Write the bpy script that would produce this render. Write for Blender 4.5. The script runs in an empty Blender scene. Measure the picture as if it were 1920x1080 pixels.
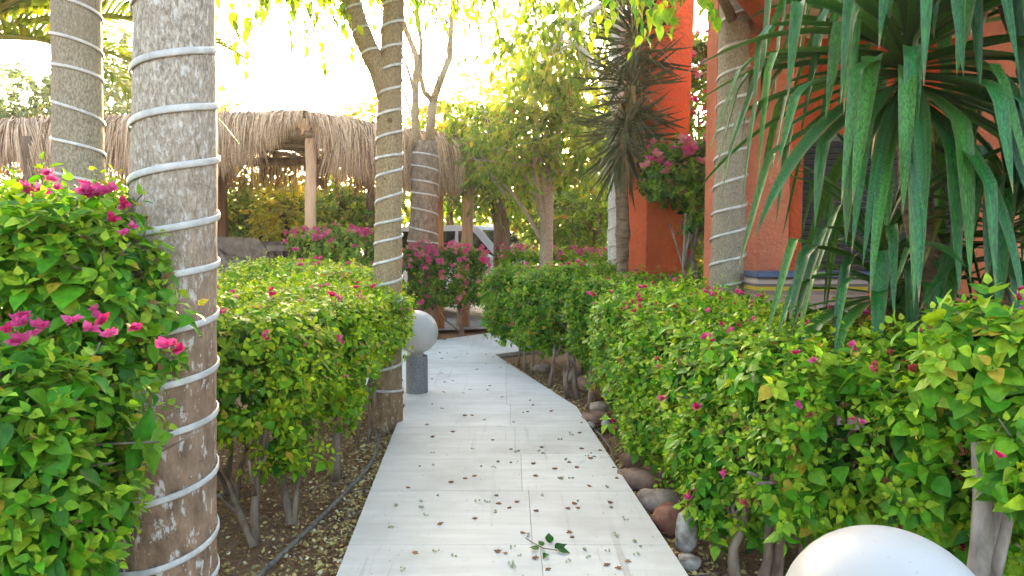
import bpy, math, random
import numpy as np
from mathutils import Vector, Matrix, Quaternion

rng = np.random.default_rng(7)
random.seed(7)
scene = bpy.context.scene
COL = scene.collection
R = math.radians

# ------------------------------------------------------------------ camera, sky, sun, exposure
CAM_H, PITCH = 1.4, math.atan(81 / 1280)
cd = bpy.data.cameras.new('camera')
cd.lens, cd.sensor_width, cd.clip_end, cd.clip_start = 24.0, 36.0, 2000.0, 0.05
cam = bpy.data.objects.new('camera', cd)
cam.location = (0, 0, CAM_H)
cam.rotation_euler = (math.pi / 2 - PITCH, 0, 0)
COL.objects.link(cam)
scene.camera = cam

SUN_AZ, SUN_EL = R(-9.0), R(12.5)          # azimuth from +Y, negative = to the left
world = bpy.data.worlds.new('World')
scene.world = world
world.use_nodes = True
wn = world.node_tree
wn.nodes.clear()
sky = wn.nodes.new('ShaderNodeTexSky')
sky.sky_type = 'NISHITA'
sky.sun_disc = False
sky.sun_elevation = SUN_EL
sky.sun_rotation = SUN_AZ
sky.air_density, sky.dust_density, sky.ozone_density = 1.0, 4.5, 0.3
bg = wn.nodes.new('ShaderNodeBackground')
bg.inputs['Strength'].default_value = 0.15
wo = wn.nodes.new('ShaderNodeOutputWorld')
wn.links.new(sky.outputs[0], bg.inputs[0])
wn.links.new(bg.outputs[0], wo.inputs[0])

sd = bpy.data.lights.new('sun', 'SUN')
sd.energy, sd.angle, sd.color = 3.4, R(5.0), (1.0, 0.77, 0.46)
sun = bpy.data.objects.new('sun', sd)
sdir = Vector((math.sin(SUN_AZ) * math.cos(SUN_EL), math.cos(SUN_AZ) * math.cos(SUN_EL), math.sin(SUN_EL)))
sun.rotation_euler = sdir.to_track_quat('Z', 'Y').to_euler()
sun.location = sdir * 50
COL.objects.link(sun)

vs = scene.view_settings
vs.view_transform, vs.look, vs.gamma, vs.use_curve_mapping = 'Standard', 'None', 1.0, False
vs.exposure = 3.5
scene.cycles.max_bounces = 6
scene.cycles.diffuse_bounces = 3
scene.cycles.transmission_bounces = 4
scene.cycles.use_denoising = True

# ------------------------------------------------------------------ helpers
def at(px, py, Y):
    """point of the photograph (1920x1080 pixels) at real distance Y along the path"""
    u, v = (px - 960) / 1280, (540 - py) / 1280
    d = np.array([u, math.cos(PITCH) + v * math.sin(PITCH), -math.sin(PITCH) + v * math.cos(PITCH)])
    d = d * (Y / d[1])
    return np.array([d[0], d[1], d[2] + CAM_H])

def ground(px, py, z=0.0):
    u, v = (px - 960) / 1280, (540 - py) / 1280
    d = np.array([u, math.cos(PITCH) + v * math.sin(PITCH), -math.sin(PITCH) + v * math.cos(PITCH)])
    d = d * ((z - CAM_H) / d[2])
    return np.array([d[0], d[1], z])

def nrm(a):
    a = np.asarray(a, float)
    return a / np.maximum(np.linalg.norm(a, axis=-1, keepdims=True), 1e-9)

def tag(o, label=None, cat=None, group=None, kind=None):
    if label: o['label'] = label
    if cat: o['category'] = cat
    if group: o['group'] = group
    if kind: o['kind'] = kind
    return o

def thing(name, label, cat, loc, group=None):
    o = bpy.data.objects.new(name, None)
    o.empty_display_size = 0.1
    o.location = tuple(float(v) for v in loc)
    COL.objects.link(o)
    return tag(o, label, cat, group)

def base_of(p):
    b = np.zeros(3)
    while p is not None:
        b = b + np.array(p.location)
        p = p.parent
    return b

class MB:
    """collects faces of one mesh, in world coordinates"""
    def __init__(s):
        s.v, s.f, s.c, s.uv = [], [], [], []
        s.n = 0
    def add(s, v, f, c=None):
        v = np.asarray(v, float).reshape(-1, 3)
        s.v.append(v)
        s.f += [tuple(int(i) + s.n for i in q) for q in f]
        if c is not None:
            s.c.append(np.tile(np.asarray(c, float), (len(v), 1)) if np.ndim(c) == 1 else np.asarray(c, float))
        s.n += len(v)
        return s
    def box(s, lo, hi, M=None, bev=0.0):
        x0, y0, z0 = lo; x1, y1, z1 = hi
        if bev <= 0:
            v = np.array([[x, y, z] for z in (z0, z1) for x, y in ((x0, y0), (x1, y0), (x1, y1), (x0, y1))])
            f = [(3, 2, 1, 0), (4, 5, 6, 7), (0, 1, 5, 4), (1, 2, 6, 5), (2, 3, 7, 6), (3, 0, 4, 7)]
        else:
            b = bev; v = []; 
            for z, q in ((z0, b), (z0 + b, 0), (z1 - b, 0), (z1, b)):
                for x, y in ((x0 + q + b * (q == 0), y0 + q), (x1 - q - b * (q == 0), y0 + q), (x1 - q, y0 + q + b * (q == 0)), (x1 - q, y1 - q - b * (q == 0)),
                             (x1 - q - b * (q == 0), y1 - q), (x0 + q + b * (q == 0), y1 - q), (x0 + q, y1 - q - b * (q == 0)), (x0 + q, y0 + q + b * (q == 0))):
                    v.append((x, y, z))
            v = np.array(v); f = [tuple(range(7, -1, -1)), tuple(range(24, 32))]
            for k in range(3):
                for i in range(8):
                    j = (i + 1) % 8
                    f.append((k * 8 + i, k * 8 + j, k * 8 + 8 + j, k * 8 + 8 + i))
        if M is not None:
            v = v @ np.array(M.to_3x3()).T + np.array(M.translation)
        return s.add(v, f)
    def tube(s, pts, rad, n=8, jit=0.0, cap=True):
        pts = np.asarray(pts, float); m = len(pts)
        rad = np.broadcast_to(np.asarray(rad, float), (m,)) if np.ndim(rad) == 0 else np.asarray(rad, float)
        t = nrm(np.gradient(pts, axis=0))
        u = np.cross(t[0], [0, 0, 1.0]) if abs(t[0][2]) < 0.9 else np.cross(t[0], [0, 1.0, 0])
        u = nrm(u); V = []
        a = np.linspace(0, 2 * math.pi, n, endpoint=False)
        for i in range(m):
            u = nrm(u - t[i] * np.dot(u, t[i])); w = np.cross(t[i], u)
            r = rad[i] * (1 + jit * rng.uniform(-1, 1, n))[:, None]
            V.append(pts[i] + r * (np.cos(a)[:, None] * u + np.sin(a)[:, None] * w))
        f = [(i * n + j, i * n + (j + 1) % n, (i + 1) * n + (j + 1) % n, (i + 1) * n + j) for i in range(m - 1) for j in range(n)]
        if cap:
            f += [tuple(range(n - 1, -1, -1)), tuple(range((m - 1) * n, m * n))]
        return s.add(np.concatenate(V), f)
    def prism(s, poly, z0, z1):
        poly = np.asarray(poly, float); n = len(poly)
        v = np.concatenate([np.c_[poly, np.full(n, z0)], np.c_[poly, np.full(n, z1)]])
        f = [tuple(range(n - 1, -1, -1)), tuple(range(n, 2 * n))] + [(i, (i + 1) % n, n + (i + 1) % n, n + i) for i in range(n)]
        return s.add(v, f)
    def build(s, name, m, parent=None, smooth=True, label=None):
        v = np.concatenate(s.v) - base_of(parent)
        me = bpy.data.meshes.new(name)
        me.from_pydata(v.tolist(), [], s.f)
        if smooth: me.polygons.foreach_set('use_smooth', [True] * len(me.polygons))
        if s.c:
            ca = me.color_attributes.new('Col', 'FLOAT_COLOR', 'POINT')
            c = np.concatenate(s.c)
            ca.data.foreach_set('color', np.c_[c, np.ones(len(c))].astype(np.float32).ravel())
        if m: me.materials.append(m)
        me.update()
        o = bpy.data.objects.new(name, me)
        COL.objects.link(o)
        if parent: o.parent = parent
        if label: o['label'] = label
        return o

def quick_mesh(name, V, F, m, parent=None, col=None, smooth=True):
    """V (n,3) world, F (k,3 or 4) int; fast path"""
    V = V - base_of(parent)
    me = bpy.data.meshes.new(name)
    k = F.shape[1]
    me.vertices.add(len(V)); me.vertices.foreach_set('co', V.astype(np.float32).ravel())
    me.loops.add(F.size); me.loops.foreach_set('vertex_index', F.astype(np.int32).ravel())
    me.polygons.add(len(F)); me.polygons.foreach_set('loop_start', np.arange(0, F.size, k, dtype=np.int32))
    if smooth: me.polygons.foreach_set('use_smooth', np.ones(len(F), bool))
    if col is not None:
        ca = me.color_attributes.new('Col', 'FLOAT_COLOR', 'POINT')
        ca.data.foreach_set('color', np.c_[col, np.ones(len(col))].astype(np.float32).ravel())
    me.materials.append(m)
    me.update(calc_edges=True)
    o = bpy.data.objects.new(name, me)
    COL.objects.link(o)
    if parent: o.parent = parent
    return o

# ------------------------------------------------------------------ materials
class NT:
    def __init__(s, name):
        s.m = bpy.data.materials.new(name); s.m.use_nodes = True
        s.t = s.m.node_tree; s.t.nodes.clear()
        s.out = s.t.nodes.new('ShaderNodeOutputMaterial')
    def n(s, ty, **kw):
        nd = s.t.nodes.new('ShaderNode' + ty)
        for k, v in kw.items():
            if k in nd.inputs: s.set(nd.inputs[k], v)
            else: setattr(nd, k, v)
        return nd
    def set(s, inp, v):
        if hasattr(v, 'is_output') or isinstance(v, bpy.types.NodeSocket): s.t.links.new(v, inp)
        else: inp.default_value = v
    def coord(s, scale=(1, 1, 1), kind='Object', rot=(0, 0, 0)):
        tc = s.n('TexCoord'); mp = s.n('Mapping')
        s.t.links.new(tc.outputs[kind], mp.inputs['Vector'])
        mp.inputs['Scale'].default_value = scale; mp.inputs['Rotation'].default_value = rot
        return mp.outputs[0]
    def geo(s, scale=(1, 1, 1), rot=(0, 0, 0)):
        g = s.n('NewGeometry'); mp = s.n('Mapping')
        s.t.links.new(g.outputs['Position'], mp.inputs['Vector'])
        mp.inputs['Scale'].default_value = scale; mp.inputs['Rotation'].default_value = rot
        return mp.outputs[0]
    def noise(s, vec, scale, detail=4, rough=0.6, dist=0.0):
        return s.n('TexNoise', Vector=vec, Scale=scale, Detail=detail, Roughness=rough, Distortion=dist).outputs['Fac']
    def ramp(s, fac, stops):
        r = s.n('ValToRGB', Fac=fac); e = r.color_ramp.elements
        while len(e) < len(stops): e.new(0.5)
        for k, (p, c) in zip(e, stops):
            k.position = p; k.color = (*c, 1) if np.ndim(c) else (c, c, c, 1)
        return r.outputs['Color']
    def mix(s, fac, a, b, mode='MIX'):
        x = s.n('MixRGB', blend_type=mode)
        s.set(x.inputs[0], fac)
        for i, q in ((1, a), (2, b)): s.set(x.inputs[i], q if isinstance(q, bpy.types.NodeSocket) else (*q, 1))
        return x.outputs[0]
    def bump(s, h, strength, dist=0.01):
        b = s.n('Bump', Height=h, Strength=strength, Distance=dist)
        return b.outputs[0]
    def pbr(s, color, rough=0.7, normal=None, spec=0.4, **kw):
        p = s.n('BsdfPrincipled')
        s.set(p.inputs['Base Color'], color if isinstance(color, bpy.types.NodeSocket) else (*color, 1))
        s.set(p.inputs['Roughness'], rough); s.set(p.inputs['Specular IOR Level'], spec)
        if normal is not None: s.set(p.inputs['Normal'], normal)
        for k, v in kw.items(): s.set(p.inputs[k], v)
        return p.outputs[0]
    def done(s, shader):
        s.t.links.new(shader, s.out.inputs['Surface']); return s.m

def m_leaf(name, trans=0.35, rough=0.46, gain=1.0, warm=(1.15, 1.25, 0.45)):
    t = NT(name)
    c = t.n('VertexColor', layer_name='Col').outputs['Color']
    nz = t.noise(t.geo(), 55, 3)
    c2 = t.mix(1.0, c, t.ramp(nz, [(0.3, 0.72 * gain), (0.7, 1.25 * gain)]), 'MULTIPLY')
    p = t.pbr(c2, rough, t.bump(nz, 0.25, 0.004), 0.2)
    tr = t.n('BsdfTranslucent', Color=t.mix(1.0, c2, warm, 'MULTIPLY'))
    mx = t.n('MixShader', Fac=trans)
    t.t.links.new(p, mx.inputs[1]); t.t.links.new(tr.outputs[0], mx.inputs[2])
    return t.done(mx.outputs[0])

def m_noise(name, c0, c1, scale=8, rough=0.8, bump=0.4, stretch=(1, 1, 1), detail=6, spec=0.3, bscale=None, bdist=0.01, lo=0.35, hi=0.65):
    t = NT(name); v = t.coord(stretch)
    n = t.noise(v, scale, detail)
    nb = n if bscale is None else t.noise(v, bscale, 5)
    return t.done(t.pbr(t.ramp(n, [(lo, c0), (hi, c1)]), rough, t.bump(nb, bump, bdist), spec))

M = {}
M['leaf'] = m_leaf('leaf_green')
M['leaf_thick'] = m_leaf('leaf_strap', 0.12, 0.30, warm=(1.1, 1.2, 0.5))
M['leaf_back'] = m_leaf('leaf_far', 0.5, 0.5, warm=(1.2, 1.1, 0.35))
M['bract'] = m_leaf('bract_pink', 0.45, 0.6, warm=(1.1, 0.9, 1.0))
M['thatch'] = m_leaf('dry_palm_thatch', 0.12, 0.7, warm=(1.1, 1.0, 0.8))
M['litter'] = m_leaf('dry_litter', 0.1, 0.8, warm=(1, 1, 1))

def m_bark(name, zsplit, white=0.5, brown=(0.15, 0.085, 0.05), grey=(0.36, 0.33, 0.29), pale=(0.62, 0.58, 0.53)):
    """ringed smooth bark: greyish above, worn to brown with pale flakes below; zsplit is the wear height (object space)"""
    t = NT(name); v = t.coord(); vs_ = t.coord((1, 1, 0.42)); vh = t.coord((1, 1, 4.0))
    big = t.noise(v, 3.2, 4); fine = t.noise(vs_, 70, 4, 0.7); mid = t.noise(vs_, 22, 5, 0.65); hor = t.noise(vh, 9, 4)
    z = t.n('SeparateXYZ', Vector=v).outputs['Z']
    zz = t.n('MapRange', Value=z)
    zz.inputs['From Min'].default_value = zsplit - 0.45; zz.inputs['From Max'].default_value = zsplit + 0.5
    wear = t.n('Math', operation='ADD', use_clamp=True)
    t.set(wear.inputs[0], zz.outputs[0])
    sub = t.n('Math', operation='MULTIPLY_ADD'); t.set(sub.inputs[0], big); sub.inputs[1].default_value = 0.9; sub.inputs[2].default_value = -0.45
    t.set(wear.inputs[1], sub.outputs[0])
    fin2 = t.noise(vs_, 130, 3, 0.7)
    up = t.mix(t.ramp(fin2, [(0.40, 0), (0.60, 1)]), tuple(0.55 * x for x in grey), tuple(1.2 * x for x in grey))
    up = t.mix(t.ramp(big, [(0.40, 0), (0.62, 0.6)]), up, tuple(0.5 * x + 0.35 * y for x, y in zip(grey, brown)))
    up = t.mix(t.ramp(fine, [(0.54, 0), (0.64, white * 0.7)]), up, pale)
    up = t.mix(t.ramp(fine, [(0.30, 0.75), (0.40, 0)]), up, (0.10, 0.085, 0.065))
    dn = t.mix(t.ramp(mid, [(0.35, 0), (0.65, 1)]), tuple(0.6 * x for x in brown), tuple(1.35 * x for x in brown))
    dn = t.mix(t.ramp(t.noise(vs_, 38, 5, 0.7), [(0.56, 0), (0.61, 0.62)]), dn, tuple(x * 0.9 for x in pale))
    c = t.mix(wear.outputs[0], dn, up)
    c = t.mix(t.ramp(hor, [(0.30, 0.5), (0.36, 0)]), c, (0.07, 0.05, 0.035))
    h = t.n('Math', operation='ADD'); t.set(h.inputs[0], mid); t.set(h.inputs[1], fine)
    return t.done(t.pbr(c, 0.85, t.bump(h.outputs[0], 0.8, 0.009), 0.25))
M['bark_pale'] = m_bark('bark_palm_worn', 1.48, 0.8, (0.22, 0.135, 0.085), (0.38, 0.32, 0.25), (0.70, 0.665, 0.62))
M['bark_grey'] = m_bark('bark_grey', 0.2, 0.35, (0.15, 0.095, 0.055), (0.30, 0.25, 0.18), (0.5, 0.45, 0.37))
M['bark_mid'] = m_bark('bark_forked', 0.55, 0.25, (0.20, 0.12, 0.065), (0.31, 0.225, 0.13), (0.55, 0.46, 0.34))
M['bark_stout'] = m_bark('bark_stout', 3.5, 0.2, (0.20, 0.14, 0.10), (0.27, 0.215, 0.135), (0.40, 0.33, 0.27))
M['bark_white'] = m_bark('bark_offwhite', 0.1, 0.7, (0.3, 0.27, 0.23), (0.52, 0.50, 0.46), (0.72, 0.7, 0.66))
M['twig'] = m_noise('twig_bark', (0.10, 0.065, 0.045), (0.25, 0.19, 0.145), 14, 0.9, 0.5, (1, 1, 0.35))
M['twig_pale'] = m_noise('twig_bark_pale', (0.13, 0.105, 0.09), (0.32, 0.275, 0.24), 18, 0.9, 0.5, (1, 1, 0.35))
M['twig_dark'] = m_noise('twig_bark_dark', (0.06, 0.038, 0.024), (0.16, 0.10, 0.06), 14, 0.9, 0.6, (1, 1, 0.35))
M['yucca_bark'] = m_noise('yucca_trunk', (0.07, 0.045, 0.028), (0.22, 0.145, 0.095), 9, 0.95, 0.9, (1, 1, 3.5), bdist=0.02)
M['post'] = m_noise('peeled_log', (0.36, 0.20, 0.115), (0.62, 0.40, 0.26), 10, 0.8, 0.5, (1, 1, 0.12))
M['post_orange'] = m_noise('peeled_log_orange', (0.42, 0.16, 0.06), (0.62, 0.29, 0.12), 10, 0.8, 0.5, (1, 1, 0.12))
M['post_dark'] = m_noise('old_log', (0.09, 0.05, 0.03), (0.19, 0.12, 0.08), 10, 0.9, 0.5, (1, 1, 0.12))
M['mat'] = m_noise('roof_matting', (0.11, 0.07, 0.045), (0.26, 0.18, 0.12), 20, 0.95, 0.8, (0.15, 1, 1))
M['soil'] = None

def m_soil():
    t = NT('soil'); v = t.geo()
    a = t.noise(v, 2.2, 6); b = t.noise(v, 34, 5, 0.7); c = t.noise(v, 110, 3)
    col = t.mix(t.ramp(b, [(0.35, 0), (0.62, 1)]), (0.14, 0.074, 0.042), (0.36, 0.205, 0.115))
    col = t.mix(t.ramp(a, [(0.42, 0), (0.60, 0.65)]), col, (0.34, 0.215, 0.12))
    h = t.n('Math', operation='ADD'); t.set(h.inputs[0], b); t.set(h.inputs[1], c)
    return t.done(t.pbr(col, 0.95, t.bump(h.outputs[0], 0.9, 0.03), 0.15))
M['soil'] = m_soil()

def m_tile():
    t = NT('pale_stone_tile'); v = t.geo(); vs_ = t.geo((0.55, 5.0, 1)); 
    a = t.noise(vs_, 3.0, 6, 0.65); b = t.noise(v, 1.7, 5); f = t.noise(vs_, 26, 5, 0.7)
    info = t.n('ObjectInfo').outputs['Random']
    col = t.ramp(a, [(0.25, (0.49, 0.468, 0.43)), (0.68, (0.60, 0.58, 0.545))])
    col = t.mix(t.ramp(f, [(0.28, 0.22), (0.42, 0)]), col, (0.44, 0.415, 0.38))
    col = t.mix(t.ramp(b, [(0.47, 0), (0.66, 0.6)]), col, (0.43, 0.40, 0.36))
    # scuff lines left by dragged things, running along the path
    sc = t.noise(t.geo((9.0, 0.28, 1), (0, 0, R(10))), 2.0, 5, 0.7)
    wh = t.noise(t.geo((0.8, 0.35, 1)), 1.1, 2)
    scm = t.n('Math', operation='MULTIPLY'); t.set(scm.inputs[0], t.ramp(sc, [(0.58, 0), (0.66, 0.6)])); t.set(scm.inputs[1], t.ramp(wh, [(0.44, 0), (0.56, 1)]))
    col = t.mix(scm.outputs[0], col, (0.33, 0.295, 0.26))
    sp = t.noise(v, 130, 2, 0.5)
    col = t.mix(t.ramp(sp, [(0.72, 0), (0.76, 0.8)]), col, (0.16, 0.14, 0.10))
    sm = t.noise(v, 6.0, 3, 0.5, 1.2)
    col = t.mix(t.ramp(sm, [(0.66, 0), (0.72, 0.3)]), col, (0.33, 0.30, 0.26))
    col = t.mix(1.0, col, t.ramp(info, [(0.0, 0.93), (1.0, 1.05)]), 'MULTIPLY')
    rg = t.ramp(b, [(0.3, 0.62), (0.7, 0.8)])
    return t.done(t.pbr(col, rg, t.bump(f, 0.08, 0.003), 0.2))
M['tile'] = m_tile()
M['grout'] = m_noise('tile_bed', (0.16, 0.14, 0.12), (0.26, 0.24, 0.21), 30, 0.95, 0.3)

def m_stucco(name, c):
    t = NT(name); v = t.coord()
    a = t.noise(v, 2.0, 4); b = t.noise(v, 30, 5, 0.65); big = t.noise(v, 13, 3)
    col = t.ramp(a, [(0.3, tuple(0.80 * x for x in c)), (0.7, tuple(1.08 * x for x in c))])
    stv = t.noise(t.coord((3, 3, 0.25)), 3, 5); col = t.mix(t.ramp(stv, [(0.5, 0), (0.75, 0.35)]), col, tuple(0.55 * x + 0.06 for x in c))
    h = t.n('Math', operation='ADD'); t.set(h.inputs[0], b); t.set(h.inputs[1], big)
    return t.done(t.pbr(col, 0.9, t.bump(h.outputs[0], 1.0, 0.04), 0.2))
M['stucco'] = m_stucco('orange_stucco', (0.60, 0.108, 0.032))
M['stucco_pink'] = m_stucco('coral_stucco', (0.61, 0.185, 0.10))
M['stucco_far'] = m_stucco('pale_pink_render', (0.62, 0.36, 0.32))

def m_plain(name, c, rough=0.5, metal=0.0, spec=0.4, noise=0.12, scale=20, bump=0.05, **kw):
    t = NT(name); n = t.noise(t.coord(), scale, 4)
    return t.done(t.pbr(t.ramp(n, [(0.3, tuple((1 - noise) * x for x in c)), (0.7, tuple((1 + noise) * x for x in c))]), rough, t.bump(n, bump, 0.004), spec, Metallic=metal, **kw))
def m_globe():
    t = NT('opal_globe'); v = t.coord()
    d = t.noise(v, 4, 4); s = t.noise(v, 60, 3); s2 = t.noise(v, 14, 4, 0.7, 1.0)
    c = t.ramp(d, [(0.35, (0.41, 0.41, 0.415)), (0.65, (0.46, 0.46, 0.465))])
    c = t.mix(t.ramp(s, [(0.66, 0), (0.70, 0.5)]), c, (0.28, 0.25, 0.21))
    c = t.mix(t.ramp(s2, [(0.58, 0), (0.75, 0.35)]), c, (0.44, 0.42, 0.39))
    p = t.pbr(c, 0.38, None, 0.4)
    tr = t.n('BsdfTranslucent', Color=(0.8, 0.76, 0.68, 1)); mx = t.n('MixShader', Fac=0.28)
    t.t.links.new(p, mx.inputs[1]); t.t.links.new(tr.outputs[0], mx.inputs[2])
    return t.done(mx.outputs[0])
M['globe'] = m_globe()
M['granite'] = m_noise('speckled_grey_pipe', (0.085, 0.09, 0.095), (0.24, 0.245, 0.25), 120, 0.7, 0.3, detail=3)
M['rope'] = m_plain('clear_light_strip', (0.44, 0.415, 0.39), 0.35, 0, 0.4, 0.3, 16)
M['chip'] = m_plain('strip_chip', (0.42, 0.41, 0.40), 0.4)
M['stone_a'] = m_noise('stone_brown', (0.15, 0.085, 0.06), (0.30, 0.185, 0.135), 12, 0.85, 0.5)
M['stone_b'] = m_noise('stone_grey', (0.17, 0.12, 0.095), (0.36, 0.275, 0.22), 14, 0.85, 0.5)
M['stone_c'] = m_noise('stone_rust', (0.14, 0.055, 0.035), (0.28, 0.125, 0.08), 12, 0.9, 0.5)
M['stone_d'] = m_noise('stone_limed', (0.12, 0.095, 0.08), (0.46, 0.42, 0.38), 13, 0.9, 0.5)
M['hose'] = m_noise('dusty_hose', (0.075, 0.065, 0.058), (0.20, 0.175, 0.15), 30, 0.7, 0.2)
M['steel_blue'] = m_plain('navy_rail', (0.05, 0.07, 0.13), 0.5)
M['shutter'] = m_plain('dark_shutter', (0.055, 0.058, 0.066), 0.45, 0, 0.4)
M['dark_glass'] = m_plain('dark_glass', (0.012, 0.013, 0.015), 0.08, 0, 0.6)
M['tarp'] = m_noise('dusty_tarp', (0.075, 0.052, 0.04), (0.17, 0.125, 0.095), 9, 0.6, 0.5)
M['dark_wood'] = m_noise('dark_wood', (0.055, 0.036, 0.026), (0.13, 0.09, 0.065), 12, 0.7, 0.3, (0.3, 1, 1))
M['car_silver'] = m_plain('silver_paint', (0.62, 0.63, 0.66), 0.28, 0.25, 0.5, 0.03)
M['car_white'] = m_plain('white_paint', (0.78, 0.78, 0.78), 0.3, 0.0, 0.5, 0.03)
M['rubber'] = m_plain('rubber', (0.03, 0.03, 0.03), 0.85)
M['chrome'] = m_plain('alloy', (0.5, 0.5, 0.5), 0.3, 0.8)
M['lens'] = m_plain('lamp_lens', (0.7, 0.7, 0.7), 0.15)
M['board'] = m_noise('whitewashed_board', (0.50, 0.43, 0.38), (0.68, 0.61, 0.56), 9, 0.8, 0.3, (0.12, 1.5, 1))
M['asphalt'] = m_noise('grey_drive', (0.24, 0.215, 0.20), (0.40, 0.365, 0.345), 5, 0.9, 0.3)
M['sand'] = m_noise('orange_earth', (0.32, 0.15, 0.085), (0.48, 0.25, 0.15), 6, 0.95, 0.4)
M['fence'] = m_plain('dark_fence', (0.035, 0.037, 0.042), 0.7)

# ------------------------------------------------------------------ foliage machinery
T_LO = (np.array([[0, 0, 0], [-.5, .42, .06], [.5, .42, .06], [0, 1, -.08]]), np.array([[0, 3, 1], [0, 2, 3]]))
T_MID = (np.array([[0, 0, 0], [-.44, .28, .05], [0, .32, -.02], [.44, .28, .05], [-.34, .60, .02], [0, .66, -.05], [.34, .60, .02], [0, 1, -.2]]),
         np.array([[0, 2, 1], [0, 3, 2], [1, 2, 5], [1, 5, 4], [2, 3, 6], [2, 6, 5], [4, 5, 7], [5, 6, 7]]))
def t_hi(seed):
    r = np.random.default_rng(seed)
    S = [0, .07, .2, .36, .54, .72, .88, 1]; Wd = [.02, .24, .45, .50, .42, .26, .10, 0]
    curl, fold, wav = r.uniform(.08, .32), r.uniform(.06, .26), r.uniform(.01, .05)
    side = r.uniform(-.06, .06); V = []
    for i, (s, w) in enumerate(zip(S, Wd)):
        for u in (-1, -.5, 0, .5, 1):
            V.append((u * w + side * s * s, s, fold * abs(u) * w - curl * s * s + wav * math.sin(7 * s + 3 * u + seed) * abs(u)))
    F = []
    for i in range(7):
        for j in range(4):
            a = i * 5 + j
            F += [(a, a + 1, a + 6), (a, a + 6, a + 5)]
    return np.array(V), np.array(F)
T_HI = [t_hi(k) for k in range(5)]

def inst(T, pos, d, n, L, W):
    """all leaves of one template as V, F"""
    V, F = T
    d = nrm(d); x = nrm(np.cross(d, n)); n = np.cross(x, d)
    P = pos[:, None, :] + V[None, :, 0:1] * (x * W[:, None])[:, None, :] + V[None, :, 1:2] * (d * L[:, None])[:, None, :] + V[None, :, 2:3] * (n * L[:, None])[:, None, :]
    FF = F[None] + (np.arange(len(pos)) * len(V))[:, None, None]
    return P.reshape(-1, 3), FF.reshape(-1, 3)

def leaf_mesh(name, T, pos, d, n, L, W, col, m, parent):
    V, F = inst(T, pos, d, n, L, W)
    o = quick_mesh(name, V, F, m, parent, np.repeat(col, len(T[0]), 0))
    return o

def bumps(p, amp, seed, freq=3.0):
    r = np.random.default_rng(seed); s = np.zeros(len(p))
    for k, a in ((1, 1.0), (2.1, .6), (4.3, .35)):
        for _ in range(3):
            w = r.normal(size=3) * freq * k; s += a * np.sin(p @ w + r.uniform(0, 6.28)) / 3
    return s * amp

def super_val(p, lb, e=3.0):
    cx, cy, cz, rx, ry, rz, ang = lb
    c, s = math.cos(R(ang)), math.sin(R(ang)); q = p - np.array([cx, cy, cz])
    x = q[:, 0] * c + q[:, 1] * s; y = -q[:, 0] * s + q[:, 1] * c
    return (np.abs(x / rx) ** e + np.abs(y / ry) ** e + np.abs(q[:, 2] / rz) ** e) ** (1 / e)

def lobe_surface(lb, n, r, e=3.0):
    cx, cy, cz, rx, ry, rz, ang = lb
    a = np.array([ry * rz, rx * rz, rx * ry]); ax = r.choice(3, n, p=a / a.sum())
    u = r.uniform(-1, 1, (n, 3)); u[np.arange(n), ax] = np.sign(r.uniform(-1, 1, n))
    k = (np.abs(u) ** e).sum(1) ** (1 / e); u = u / k[:, None]
    N = nrm(np.sign(u) * np.abs(u) ** (e - 1) / np.array([rx, ry, rz]))
    P = u * np.array([rx, ry, rz])
    c, s = math.cos(R(ang)), math.sin(R(ang))
    rot = lambda q: np.c_[q[:, 0] * c - q[:, 1] * s, q[:, 0] * s + q[:, 1] * c, q[:, 2]]
    return rot(P) + np.array([cx, cy, cz]), rot(N)

CAMP = np.array([0, 0, CAM_H])
AVOID = []          # trunks (polyline pts, radius) foliage must not grow through
def avoid_mask(p, extra=0.02):
    k = np.ones(len(p), bool)
    for pts, rad in AVOID:
        x = np.interp(p[:, 2], pts[:, 2], pts[:, 0]); y = np.interp(p[:, 2], pts[:, 2], pts[:, 1]); rr = np.interp(p[:, 2], pts[:, 2], rad)
        k &= np.hypot(p[:, 0] - x, p[:, 1] - y) > rr + extra
    return k

PAL = {   # young, mature, old (linear); hedge olds extra dark, painting in gap shade
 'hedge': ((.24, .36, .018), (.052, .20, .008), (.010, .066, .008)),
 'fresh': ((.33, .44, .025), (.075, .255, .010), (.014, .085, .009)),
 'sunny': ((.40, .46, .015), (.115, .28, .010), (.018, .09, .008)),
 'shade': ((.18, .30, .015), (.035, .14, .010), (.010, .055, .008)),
 'canopy': ((.27, .33, .03), (.115, .21, .022), (.045, .105, .016)),
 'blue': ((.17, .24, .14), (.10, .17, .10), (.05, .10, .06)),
 'back': ((.32, .38, .04), (.13, .24, .03), (.045, .11, .02)),
 'gold': ((.55, .48, .03), (.34, .36, .03), (.12, .2, .03)),  # yellow backlight glow of the far plants put into leaf colour
}
def pal_col(pal, f, r, var=0.17):
    y, m, o = (np.array(c) for c in PAL[pal]); f = np.clip(f, 0, 1)[:, None]
    c = np.where(f < .5, y + (m - y) * f * 2, m + (o - m) * (f - .5) * 2)
    n = len(c)
    c = c * (1 + var * r.normal(size=(n, 1))).clip(.5, 1.7)
    c = c * (1 + .06 * r.normal(size=(n, 3)))
    odd = r.uniform(size=n)
    c = np.where((odd < .022)[:, None], np.array([.40, .30, .03]), c)      # yellowed
    c = np.where((odd > .985)[:, None], np.array([.24, .12, .05]), c)      # dried
    return c.clip(.004, .8)

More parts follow.
